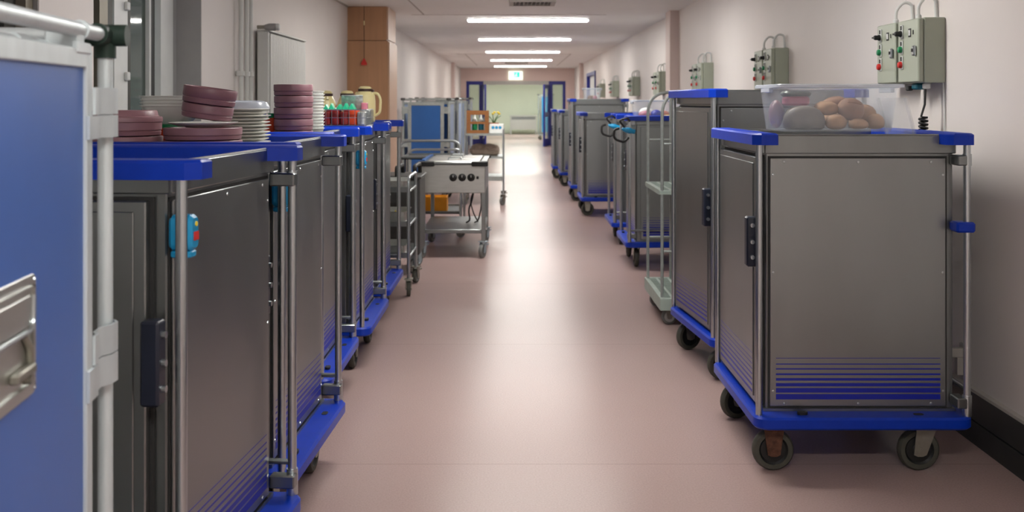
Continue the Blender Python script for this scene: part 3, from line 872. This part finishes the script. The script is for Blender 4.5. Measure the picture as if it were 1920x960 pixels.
# crate: a front board with two openings, sides, back rails
wc = thing('wooden_crate', 'brown wooden bottle crate with cut-out front on the tray trolley', 'crate', (-.52, 14.33, 1.001))
fw = MB()
for q in ((-.155, -.10, 0, .32), (.10, .155, 0, .32), (-.10, .10, 0, .045), (-.10, .10, .26, .32), (-.10, .10, .13, .165)):
    fw.box(q[0], q[1], -.12, -.105, q[2], q[3])
fw.build('front_board', 'crate_wood', wc)
MB().box(-.155, -.14, -.105, .12, 0, .32).build('side_board', 'crate_wood', wc)
MB().box(.14, .155, -.105, .12, 0, .32).build('side_board', 'crate_wood', wc)
MB().box(-.14, .14, -.105, .12, 0, .012).build('bottom_board', 'crate_wood', wc)
for k in range(2):
    bt_ = thing('bottle', ['clear bottle with teal label in the brown crate, nearer the blue panels', 'clear bottle with teal label in the brown crate, nearer the plant'][k], 'bottle', (-.52 + (-.045 if k == 0 else .045), 14.32, 1.0135), 0, 'bottles in the brown crate')
    MB().lathe([(.034, 0), (.036, .01), (.036, .15), (.03, .18), (.014, .215), (.013, .25)], 14).build('bottle_body', 'whiteplastic', bt_)
    MB().lathe([(.0375, .03), (.0375, .12)], 14).build('bottle_label', 'tealplug' if k else 'green', bt_)
    MB().lathe([(.016, .25), (.016, .275)], 12).build('bottle_cap', 'cyan' if k else 'whitecap', bt_)
cb = thing('carton', 'white carton with pale blue spots beside the brown crate', 'carton', (-.255, 14.33, 1.001))
MB().box(-.10, .10, -.08, .08, 0, .13, .003).build('box', 'paper', cb)
for x in (-.05, .0, .05):
    MB(Matrix.Translation((x, -.0805, .08)) @ Matrix.Rotation(D90, 4, 'X')).lathe([(.022, 0), (.021, .0015)], 14).build('blue_spot', 'cyan', cb)
pt = thing('potted_plant', 'small terracotta potted plant with yellow blooms on the tray trolley', 'plant', (-.30, 14.60, 1.001))
MB().lathe([(.05, 0), (.07, .12), (.075, .12), (.075, .14), (.06, .14), (.055, .12)], 16).build('pot', 'clay', pt)
for k in range(7):
    a = k * .9
    MB().tube([(0, 0, .12), (.04 * math.cos(a), .04 * math.sin(a), .2), (.10 * math.cos(a), .10 * math.sin(a), .24 + .02 * (k % 3))], .008, 6, .003).build('leaf', 'leaf', pt)
for k in range(4):
    a = k * 1.7 + .3
    MB().ell((.05 * math.cos(a) + .03, .05 * math.sin(a), .27 + .02 * (k % 2)), .022, .022, .014, 8, 6).build('blossom', 'yellow', pt)
bg_ = MB()
bg_.slab(-.20, .20, -.13, .13, 0, .11, .05, .03)
bg_.ell((-.09, .0, .10), .11, .12, .07, 14, 8, .10).ell((.06, -.02, .115), .10, .11, .055, 12, 8, .12).ell((.13, .03, .09), .08, .1, .06, 10, 7, .1).ell((-.15, -.03, .07), .07, .1, .06, 10, 7, .1)
solo(bg_, 'paper_bag', 'bagbrown', 'crumpled taupe bag on the middle shelf of the tray trolley', 'bag', (-.42, 14.42, .6815))

# far bench beyond the doors
fb = thing('steel_bench', 'low steel bench against the far pale green wall', 'bench', (.36, 44.6, 0))
MB().box(-.58, .62, -.35, .35, .78, .84, .006).build('top', 'steel_light', fb)
MB().box(-.50, .60, -.30, .33, .22, .66, .006).build('cabinet_body', 'steel_light', fb)
MB().box(-.52, .60, -.31, .34, .66, .78).build('drawer_band', 'steel', fb)
for x in (-.53, .57):
    for y in (-.3, .3):
        MB().box(x - .03, x + .03, y - .03, y + .03, 0, .78).build('leg', 'steel_light', fb)

# ------------------------------------------------------------------ wall control boxes
def control_box(label, y, cable=False):
    """hangs on the right wall: door looks to -x; y is its near side"""
    t = thing('control_box', label, 'control box', (XR, y, 1.535), 0, 'grey-green control boxes on the wall')
    MB().box(-.098, -.0005, .0, .25, 0, .30, .004).build('housing', 'lampbox', t)
    dr = MB().box(-.125, -.099, .003, .247, .003, .297, .005).build('box_door', 'lampbox', t)
    def unit(z, m, kind):
        p = MB().box(-.131, -.1255, .178, .208, z - .032, z + .032, .002).build('button_plate', 'whitecap', t)
        MB().box(-.1325, -.1305, .185, .201, z + .008, z + .028).build('legend_tag', 'seal', p)
        k = MB(Matrix.Translation((-.131, .193, z - .010)) @ Matrix.Rotation(-D90, 4, 'Y'))
        if kind == 'knob':
            k.lathe([(.015, 0), (.015, .006), (.012, .012), (.012, .026), (.009, .03)], 14)
            k.box(-.004, .004, -.02, .02, .012, .034)
        else:
            k.lathe([(.016, 0), (.016, .008), (.013, .014), (.006, .016)], 14)
        k.build('selector_knob' if kind == 'knob' else 'push_button', m, t)
    unit(.245, 'black', 'knob')
    unit(.170, 'green', 'push')
    unit(.098, 'red', 'push')
    wd = MB().box(-.1275, -.1255, .085, .115, .215, .255, .0008).build('display', 'seal', t)
    MB().box(-.1285, -.1272, .09, .11, .222, .248).build('display_window', 'whitecap', wd)
    MB().box(-.1275, -.1255, .055, .063, .225, .245).build('hour_meter', 'seal', t)
    lk = MB().box(-.140, -.1255, .018, .048, .125, .172, .005).build('door_lock', 'chrome', t)
    MB().box(-.1425, -.1395, .032, .045, .143, .158).build('lock_slot', 'black', lk)
    MB().lathe([(.014, .3005), (.014, .315), (.01, .32)], 12, -.085, .10).build('cable_gland', 'whitecap', t)
    MB().tube(fillet([(-.085, .10, .315), (-.085, .10, .365), (-.05, .09, .405), (-.012, .085, .395), (-.010, .08, .30)], .035, 5), .0075, 8).build('conduit', 'whitecap', t)
    if cable:
        q = MB().box(-.10, -.05, .09, .15, -.03, -.0005, .006).build('socket', 'tealplug', t)
        MB().box(-.085, -.055, .03, .06, -.028, -.0005, .005).build('cable_outlet', 'whitecap', t)
        MB().box(-.115, -.09, .15, .18, -.035, -.012, .004).build('socket_cap', 'black', t)
        pts = [Vector((-.075, .045, -.02)), Vector((-.078, .045, -.10)), Vector((-.095, .045, -.155))]
        for k in range(0, 61):
            a = k / 10 * 2 * math.pi
            pts.append(Vector((-.085 + .018 * math.cos(a), .045 + .018 * math.sin(a), -.16 - .10 * k / 60)))
        pts.append(Vector((-.09, .045, -.29)))
        MB().tube(pts, .0055, 8).build('coiled_cable', 'black', t)
        MB().tube(fillet([(-.008, .01, -.0005), (-.004, .0, -.10), (-.008, -.005, -.25)], .05), .004, 6).build('wall_cable', 'whitecap', t)
    return t
PAIR = ['above the bread tub cart', 'above the tall cart, second pair along', 'third pair along, just before the wall pilaster', 'fourth pair along, just past the wall pilaster', 'fifth pair along the wall', 'sixth pair along the wall', 'seventh and last pair along the wall']
for k, y in enumerate((4.63, 7.28, 10.03, 12.98, 15.9, 19.1, 22.0)):
    control_box('grey-green control box %s, nearer box of the two' % PAIR[k], y, k == 0)
    control_box('grey-green control box %s, farther box of the two' % PAIR[k], y + .28)
solo(MB().box(XR - .004, XR - .0005, 12.62, 12.92, 1.50, 1.92), 'wall_notice', 'paper', 'plain white notice sheet on the wall just past the pilaster', 'notice')
# small bracket above the guard strip
wb = thing('wall_bracket', 'small grey metal bracket on the wall just above the black baseboard', 'bracket', (XR, 4.42, .29))
MB().box(-.012, -.0005, -.045, .045, -.045, .10, .003).build('wall_plate', 'ventgrey', wb)
MB().box(-.15, -.0125, -.016, .016, .045, .085, .003).build('bracket_arm', 'ventgrey', wb)
MB().box(-.045, -.0125, -.014, .014, -.03, .045).build('bracket_foot', 'ventgrey', wb)

# ------------------------------------------------------------------ radiator, pipes, pull cord
rd = thing('radiator', 'tall white column radiator with thermostat valve on the wall', 'radiator', (XL, 7.47, 0))
MB().box(.03, .10, .02, 1.30, .62, 1.955).box(.02, .105, .0, .03, .60, 1.965, .006).box(.02, .105, 1.29, 1.32, .60, 1.965, .006).build('core', 'radiator', rd)
for k in range(26):
    y = .045 + k * .0485
    MB().box(.1005, .112, y, y + .036, .61, 1.955, .004).build('rib', 'radiator', rd)
MB().box(.02, .114, .0, 1.32, 1.965, 1.98, .004).build('top_cap', 'radiator', rd)
vv = MB().cyl((.03, -.03, 1.995), (.09, -.03, 1.995), .014, 10).build('valve_body', 'fork', rd)
MB(Matrix.Translation((.085, -.03, 1.995)) @ Matrix.Rotation(D90, 4, 'Y')).lathe([(.018, 0), (.024, .02), (.027, .03), (.027, .08), (.022, .085)], 16).build('thermostat_head', 'greyreveal', rd)
MB(Matrix.Translation((.171, -.03, 1.995)) @ Matrix.Rotation(D90, 4, 'Y')).lathe([(.026, 0), (.026, .018), (.018, .025)], 16).build('thermostat_cap', 'whitecap', rd)
for k, (y, x) in enumerate(((6.98, XL + .035), (7.13, XL + .035), (7.24, XL + .035))):
    p = thing('heating_pipe', 'white vertical heating pipe beside the radiator, %s from the window' % ords[k], 'pipe', (x, y, 0), 0, 'heating pipes beside the radiator')
    MB().cyl((0, 0, .001), (0, 0, CE - .001), .016, 12).build('pipe', 'radiator', p)
    MB().slab(-.034, .022, -.022, .022, 1.625, 1.66, .015, .003).build('pipe_clip', 'radiator', p)
pc = thing('pull_cord', 'emergency pull cord with red triangular grip on the wooden pillar', 'pull cord', (-1.72, 11.575, CE))
MB().cyl((0, 0, -.60), (0, 0, -.001), .003, 6).build('cord', 'brown', pc)
MB().cyl((0, 0, -.22), (0, 0, -.17), .007, 8).build('cord_joint', 'cream', pc)
MB().loft([[(-.004, -.006, -.60), (.004, -.006, -.60), (.004, .006, -.60), (-.004, .006, -.60)], [(-.035, -.01, -.66), (.035, -.01, -.66), (.035, .01, -.66), (-.035, .01, -.66)], [(-.03, -.01, -.675), (.03, -.01, -.675), (.03, .01, -.675), (-.03, .01, -.675)]][::-1]).build('grip', 'red', pc)

# ------------------------------------------------------------------ crockery on the carts
TZ = L_ZT - .05 + .0005
G1 = 'mauve dishes stacked on the carts'
def dish_mb(r, h, groove=True):
    """insulated round dish: straight wall with a foot step"""
    return MB().lathe([(r * .90, 0), (r * .97, .004), (r * .985, h * .32), (r * .965, h * .36), (r * .975, h * .40), (r, h * .45), (r, h * .96), (r * .985, h), (r * .93, h), (r * .90, h - .006), (r * .3, h - .008)], 40)
def lid_mb(r, h):
    return MB().lathe([(r, 0), (r, h * .30), (r * .985, h * .42), (r * .90, h * .5), (r * .86, h * .95), (r * .84, h), (r * .5, h * .97)], 40)
def dish(mb, m, label, loc, rot=(0, 0, 0)):
    return solo(mb, 'insulated_dish', m, label, 'dish', loc, rot, G1, 40)
y0 = 3.575
xs = -1.378
dish(dish_mb(.131, .062), 'mauve2', 'wide mauve dish at the bottom of the low stack next to the roll container', (xs, y0, TZ))
dish(dish_mb(.129, .050), 'mauve2', 'wide mauve dish second in the low stack, under the flat lid', (xs - .002, y0, TZ + .0625))
dish(lid_mb(.133, .040), 'mauve2', 'stepped mauve lid on top of the low stack next to the roll container', (xs - .004, y0, TZ + .113))
xm = -1.099
dish(dish_mb(.134, .048), 'mauve2', 'wide mauve dish at the very bottom under the tilted bowls', (xm, y0, TZ))
dish(dish_mb(.134, .044), 'mauve2', 'wide mauve dish directly under the white plate and tilted bowls', (xm, y0, TZ + .0485))
plate_prof = [(.06, 0), (.065, .004), (.085, .005), (.118, .015), (.12, .017), (.117, .0185), (.085, .009), (.02, .008)]
solo(MB().lathe(plate_prof, 36), 'dinner_plate', 'porcelain', 'white plate between the wide mauve dishes and the tilted bowls', 'plate', (xm + .002, y0, TZ + .093), (0, 0, 0), None, 40)
tl = R(8)
b0 = Vector((xm + .012, y0, TZ + .1235))
n = Vector((math.sin(tl), 0, math.cos(tl)))
dish(dish_mb(.088, .050), 'mauve', 'tilted mauve bowl resting on the white plate', b0, (0, tl, 0))
dish(dish_mb(.092, .058), 'mauve', 'uppermost tilted mauve bowl above the white plate', b0 + n * .0515, (0, tl, 0))
# plates
pl = MB().lathe(plate_prof, 32)
NTH = ['lowest', 'second', 'third', 'fourth', 'fifth', 'sixth', 'seventh', 'eighth', 'ninth', 'tenth', 'eleventh', 'twelfth', 'thirteenth']
p0 = None
for k in range(12):
    loc = (-1.068 + .004 * math.sin(k * 2.3), 3.92 + .003 * math.cos(k * 1.9), TZ + .0126 * k)
    lb = 'white porcelain plate behind the tilted mauve bowls, %s from below in its stack' % NTH[k]
    if p0 is None:
        p0 = solo(pl, 'dinner_plate', 'porcelain', lb, 'plate', loc, (0, 0, 0), 'white plates in one stack', 40)
    else:
        c = p0.copy(); COL.objects.link(c); c.location = loc; c['label'] = lb
solo(MB().lathe([(.118, 0), (.118, .006), (.108, .024), (.09, .03), (.02, .031)], 32), 'plate_cover', 'tub_rim', 'clear plastic cover on top of the white plate stack', 'plate cover', (-1.068, 3.92, TZ + .0126 * 11 + .0185))
# orange tub with green lid, and nested milky bowls on it
ot = thing('storage_tin', 'orange tub with green lid beneath the milky square bowls', 'tub', (-1.30, 3.86, TZ))
MB().lathe([(.075, 0), (.08, .085), (.07, .085)], 24).build('tub_body', 'orange', ot)
MB().lathe([(.083, .0855), (.083, .098), (.05, .099)], 24).build('lid', 'green', ot)
for k in range(4):
    a, z = .012 * 0, TZ + .0995 + k * .012
    g = MB()
    def rr(i, z_): return [(x, y, z_) for x, y in rrect(-.085 - i, .085 + i, -.08 - i, .08 + i, .03)]
    g.loft([rr(-.03, 0), rr(0, .035), rr(.014, .065), rr(.018, .067), rr(.018, .070), rr(.010, .069), rr(-.004, .036), rr(-.032, .003)])
    solo(g, 'square_bowl', 'whiteplastic', 'milky plastic square bowl on the orange tub, %s from below in its stack' % NTH[k], 'bowl', (-1.30, 3.86, z), (0, 0, 0), 'milky square bowls in one stack')
# beaker beside the tall bowls
bk = thing('beaker', 'burnt orange beaker with blue and green caps beside the tall bowl stack', 'beaker', (-1.125, 4.62, TZ))
MB().lathe([(.04, 0), (.047, .11), (.044, .11), (.04, .10)], 20).build('cup', 'orange', bk)
MB().lathe([(.013, .10), (.013, .135)], 10, -.02, 0).build('blue_cap', 'stripe', bk)
MB().lathe([(.012, .10), (.015, .13)], 10, .018, -.01).build('green_cap', 'green', bk)
# tall bowls
nm = ['bottom', 'second', 'third', 'fourth', 'topmost']
for k in range(5):
    dish(dish_mb(.0875, .0515), 'mauve', 'deep mauve bowl in the tall straight stack, %s of five from below' % nm[k], (-1.004 + .0015 * math.sin(k * 3), 4.60, TZ + k * .0522))
# milky round bowls
mbw = MB().lathe([(.035, 0), (.045, .004), (.06, .035), (.068, .055), (.071, .056), (.071, .059), (.065, .057), (.056, .035), (.04, .008)], 28)
m0 = None
for k in range(13):
    loc = (-.972, 4.80, TZ + k * .0145)
    lb = 'milky round bowl behind the tall mauve bowls, %s from below in its stack' % NTH[k]
    if m0 is None:
        m0 = solo(mbw, 'round_bowl', 'whiteplastic', lb, 'bowl', loc, (0, 0, 0), 'milky round bowls in one stack', 40)
    else:
        c = m0.copy(); COL.objects.link(c); c.location = loc; c['label'] = lb

# wire basket with packets
BX, BY, BZ = -.925, 5.60, L_ZT + .004
bk_ = thing('wire_basket', 'silver wire basket filled with small packets on a cart top', 'basket', (BX, BY, BZ))
g = MB()
wx, wy, hz = .125, .13, .085
for z in (0, hz * .5, hz):
    r_ = .0028 if z == hz else .0018
    g.tube([(-wx, -wy, z), (wx, -wy, z), (wx, wy, z), (-wx, wy, z)], r_, 6, closed=True)
g.build('rim_wires', 'chrome', bk_)
for k in range(9):
    x = -wx + 2 * wx * k / 8
    MB().cyl((x, -wy, 0), (x, -wy, hz), .0016, 5).cyl((x, wy, 0), (x, wy, hz), .0016, 5).cyl((x, -wy, 0), (x, wy, 0), .0016, 5).build('wire', 'chrome', bk_)
for k in range(1, 8):
    y = -wy + 2 * wy * k / 8
    MB().cyl((-wx, y, 0), (-wx, y, hz), .0016, 5).cyl((wx, y, 0), (wx, y, hz), .0016, 5).cyl((-wx, y, 0), (wx, y, 0), .0016, 5).build('wire', 'chrome', bk_)
k = 0
for ix in range(5):
    for iy in range(2):
        m_ = 'orange' if ix == 3 and iy == 0 else ('foil' if ix == 4 else 'packet')
        o = MB(Matrix.Rotation(R(random.uniform(-5, 5)), 4, 'Z')).slab(-.021, .021, -.05, .05, 0, .072 + .008 * ((ix + iy) % 2), .006, .004, 2)
        row = 'bowl side' if iy == 0 else 'jug side'
        lb = {'packet': 'dark red packet in the wire basket, %s, %s from the wall' % (row, ['first', 'second', 'third', 'fourth', 'fifth'][ix]),
              'orange': 'single orange packet in the wire basket', 'foil': 'silver foil packet at the aisle end of the wire basket, ' + row}[m_]
        solo(o, 'food_packet', m_, lb, 'packet', (BX - .096 + ix * .048, BY - .062 + iy * .124, BZ + .002), (0, 0, 0), 'packets in the wire basket')
def crumple(n_, w_, h_, d_):
    g = MB()
    pts = []
    for i in range(n_):
        u = i / (n_ - 1)
        pts.append((-w_ / 2 + w_ * u, (h_ if i % 2 else h_ * .25) * (.8 + .3 * math.sin(i * 2.7))))
    poly = [(-w_ / 2, 0)] + pts + [(w_ / 2, 0)]
    g.loft([[(x, -d_ / 2, z) for x, z in poly], [(x, d_ / 2, z) for x, z in poly]])
    return g
solo(crumple(7, .10, .035, .08), 'foil_wrapper', 'mint', 'mint green wrapper on the basket packets, nearer the corridor', 'wrapper', (BX + .005, BY - .06, BZ + .0825))
solo(crumple(5, .06, .034, .06), 'foil_wrapper', 'mint', 'small mint green wrapper on the basket packets, nearer the milky bowls', 'wrapper', (BX - .088, BY - .06, BZ + .0825))
solo(MB(Matrix.Rotation(R(12), 4, 'X')).slab(-.06, .06, -.006, .006, 0, .085, .005, .003, 2), 'sachet_bag', 'foil', 'clear silvery sachet bag standing up out of the basket', 'bag', (BX + .02, BY + .055, BZ + .083))
solo(MB().slab(-.015, .015, -.03, .03, 0, .04, .004, .003, 2), 'food_packet', 'packet_pink', 'rose pink packet on top of the basket contents', 'packet', (BX + .088, BY + .055, BZ + .083))
solo(MB().slab(-.035, .035, -.03, .03, 0, .012, .005, .003, 2), 'food_packet', 'paper', 'pale blue-white flat packet lying on the basket end', 'packet', (BX - .085, BY + .06, BZ + .0835))

# vacuum jugs
def jug(label, loc, rz, h=.255):
    t = thing('vacuum_jug', label, 'jug', loc, rz, 'cream vacuum jugs on the cart')
    s = h / .255
    MB().lathe([(.058, 0), (.064, .006), (.068, .06), (.068, .13), (.063, .175), (.050, .205 * s), (.045, .218 * s)], 28).build('jug_body', 'cream', t)
    MB().lathe([(.045, .2185 * s), (.046, .236 * s), (.04, .237 * s)], 24).build('collar', 'brown', t)
    MB().lathe([(.040, .2375 * s), (.040, .246 * s), (.03, .254 * s), (.01, .256 * s)], 24).build('lid', 'cream', t)
    MB().tube(fillet([(.052, 0, .205 * s), (.085, 0, .205 * s), (.105, 0, .15), (.10, 0, .06), (.066, 0, .04)], .04, 5), .009, 8).build('handle', 'cream', t)
    MB().box(.035, .06, -.012, .012, .215 * s, .232 * s, .004).build('lid_lever', 'brown', t)
    MB().loft([[(-.046, -.015, .185 * s), (-.046, .015, .185 * s), (-.04, .01, .215 * s), (-.04, -.01, .215 * s)], [(-.066, -.006, .20 * s), (-.066, .006, .20 * s), (-.062, .005, .215 * s), (-.062, -.005, .215 * s)]]).build('spout', 'cream', t)
    MB(Matrix.Translation((-.01, -.0655, .15)) @ Matrix.Rotation(D90, 4, 'X')).lathe([(.012, -.006), (.012, .001)], 12).build('red_mark', 'red', t)
jug('cream vacuum jug with brown collar and handle toward the corridor, nearest the aisle', (-.972, 6.585, L_ZT + .0005), R(-10), .232)
jug('cream vacuum jug with brown collar, middle of the three', (-1.118, 6.76, TZ), R(75))
jug('cream vacuum jug with brown collar and red dot, beside the milky bowls', (-1.262, 6.78, TZ), R(110))

# ------------------------------------------------------------------ tubs of food on the carts across the aisle
def tub(label, cx, cy, z, wx, wy, h, rim=.018):
    t = thing('plastic_tub', label, 'tub', (cx, cy, z), 0, 'clear tubs on the food carts')
    ex_, ey = wx / 2, wy / 2
    tp = .022
    def rg(i, z_): return [(x, y, z_) for x, y in rrect(-ex_ + i, ex_ - i, -ey + i, ey - i, .035)]
    MB().loft([rg(tp, 0), rg(tp - .003, .006), rg(.003, h * .8), rg(0, h), rg(.003, h), rg(.006, h * .8), rg(tp, .006), rg(tp + .004, .003)]).build('tub_body', 'tub', t)
    MB().loft([rg(0, h - .012), rg(-rim, h - .010), rg(-rim, h), rg(-rim + .004, h + .004), rg(.002, h + .004)], False, False).build('tub_rim', 'tub_rim', t)
    for s in (-1, 1):
        MB().box(s * (ex_ + .002), s * (ex_ + rim), -.07, .07, h - .03, h - .01, .003).build('grip', 'tub_rim', t)
    return t
RZ = R_ZT - .05 + .0005
LZ = R_ZT + .001
tub('large clear tub full of bread rolls on the cart under the nearest control boxes', 1.290, 4.19, LZ, .475, .37, .187)
def roll(label, x, y, z, rx, ry, rz_, rot=(0, 0, 0), m='bread'):
    g = MB()
    N, Mm = 20, 12
    rings = []
    for j in range(Mm + 1):
        a = -math.pi / 2 + math.pi * j / Mm
        c = max(math.cos(a), .01) ** .7
        s_ = math.sin(a)
        if s_ < 0: s_ *= .65
        rings.append([(rx * c * math.cos(2 * math.pi * q / N) * (1 + .03 * math.sin(q * 1.3 + x * 40)), ry * c * math.sin(2 * math.pi * q / N), rz_ * s_) for q in range(N)])
    g.loft(rings)
    g.m = Matrix.Translation((0, 0, rz_ * .98)) @ Matrix.Rotation(R(0), 4, 'X')
    g.tube([(-rx * .5, 0, -rz_ * .06), (0, 0, .001), (rx * .5, 0, -rz_ * .06)], .003, 6)
    solo(g, 'bread_roll', m, label, 'bread roll', (x, y, z), rot, 'bread rolls in the large tub', 60)
bz = LZ + .008
roll('round bread roll low in the tub beside the wrapped loaf', 1.296, 4.088, bz + .024, .041, .038, .036)
roll('pale bread roll low in the tub beneath the large dimpled roll', 1.384, 4.08, bz + .018, .042, .030, .024)
roll('small bread roll at the tub end nearest the wall', 1.462, 4.11, bz + .025, .035, .045, .037)
roll('flat bread roll on top beside the jar', 1.274, 4.15, bz + .079, .052, .050, .034)
roll('large dimpled bread roll leaning forward in the middle of the tub', 1.370, 4.132, bz + .078, .056, .048, .046, (R(48), R(10), 0), 'bread_dark')
roll('bread roll leaning beside the dimpled roll, toward the wall', 1.446, 4.19, bz + .055, .047, .044, .044, (R(12), R(16), 0))
roll('dark bread roll at the back of the tub on top', 1.345, 4.255, bz + .098, .056, .05, .034, (0, R(-8), 0), 'bread_dark')
roll('bread roll at the back of the tub below the dark one', 1.345, 4.26, bz + .034, .055, .05, .040)
roll('bread roll at the back corner of the tub behind the leaning one', 1.455, 4.285, bz + .028, .040, .040, .042)
wl_ = MB(Matrix.Scale(.62, 4, (0, 1, 0))).lathe([(.070, 0), (.082, .008), (.087, .03), (.080, .058), (.062, .080), (.038, .092), (.01, .096)], 26)
solo(wl_, 'wrapped_loaf', 'loafgrey', 'grey wrapped loaf in the large tub under the lidded jar', 'loaf', (1.172, 4.105, bz - .0005))
solo(MB().ell((0, 0, .045), .045, .06, .045, 14, 8, .08), 'wrapped_loaf', 'loafgrey', 'small wrapped loaf hidden at the back of the large tub, supporting the jar', 'loaf', (1.176, 4.235, bz + .003))
solo(MB().ell((0, 0, .06), .032, .04, .060, 14, 8, .05), 'food_parcel', 'mauve', 'dull purple parcel in the tub corner behind the grey loaf', 'parcel', (1.102, 4.27, bz))
jr = thing('food_jar', 'lidded glass jar with pinkish contents lying on the wrapped loaf', 'jar', (1.166, 4.205, bz + .0965))
MB().slab(-.052, .052, -.04, .04, .0, .038, .025, .008).build('jar_body', 'packet_pink', jr)
MB().slab(-.058, .058, -.046, .046, .0385, .060, .028, .008).build('jar_lid', 'vdark', jr)
ml = MB()
ml.m = Matrix.Rotation(R(-14), 4, 'Y')
ml.slab(-.004, .0, -.15, .15, 0, .19, .001).box(-.01, .004, -.155, -.15, 0, .19).box(-.01, .004, .15, .155, 0, .19)
solo(ml, 'tub_lid', 'tub', 'clear plastic lid leaning against the bread tub end', 'lid', (1.610, 4.20, RZ + .003))

tub('cloudy tub of mixed groceries on the cart with a cyan plug', 1.28, 9.16, RZ, .42, .36, .18)
for k, (x, y, m_, rx, ry, rz_) in enumerate([(1.17, 9.10, 'packet_pink', .06, .05, .04), (1.27, 9.09, 'stripe', .05, .05, .045), (1.37, 9.08, 'yellow', .06, .05, .022), (1.36, 9.22, 'clay', .05, .05, .04), (1.20, 9.24, 'paper', .07, .05, .055)]):
    lb = ['pink wrapped parcel', 'blue wrapped parcel', 'flat yellow parcel', 'terracotta coloured parcel', 'white wrapped parcel'][k]
    solo(MB().ell((0, 0, rz_), rx, ry, rz_, 14, 8, .06), 'food_parcel', m_, lb + ' inside the cloudy tub', 'parcel', (x, y, RZ + .008), (0, 0, 0), 'parcels in the cloudy tub')
Z6 = 1.49 - .05 + .0005
tub('small clear tub of food on the distant tall cart', 1.14, 14.95, Z6, .26, .30, .20, .012)
for k, (x, y, m_) in enumerate([(1.10, 14.88, 'bread_dark'), (1.18, 14.88, 'packet_pink'), (1.14, 15.0, 'bread')]):
    lb = ['brown food parcel', 'pinkish food parcel', 'tan food parcel at the back'][k]
    solo(MB().ell((0, 0, .045), .036 if k < 2 else .06, .05, .045, 12, 8, .06), 'food_parcel', m_, lb + ' inside the small distant tub', 'parcel', (x, y, Z6 + .008), (0, 0, 0), 'parcels in the small distant tub')
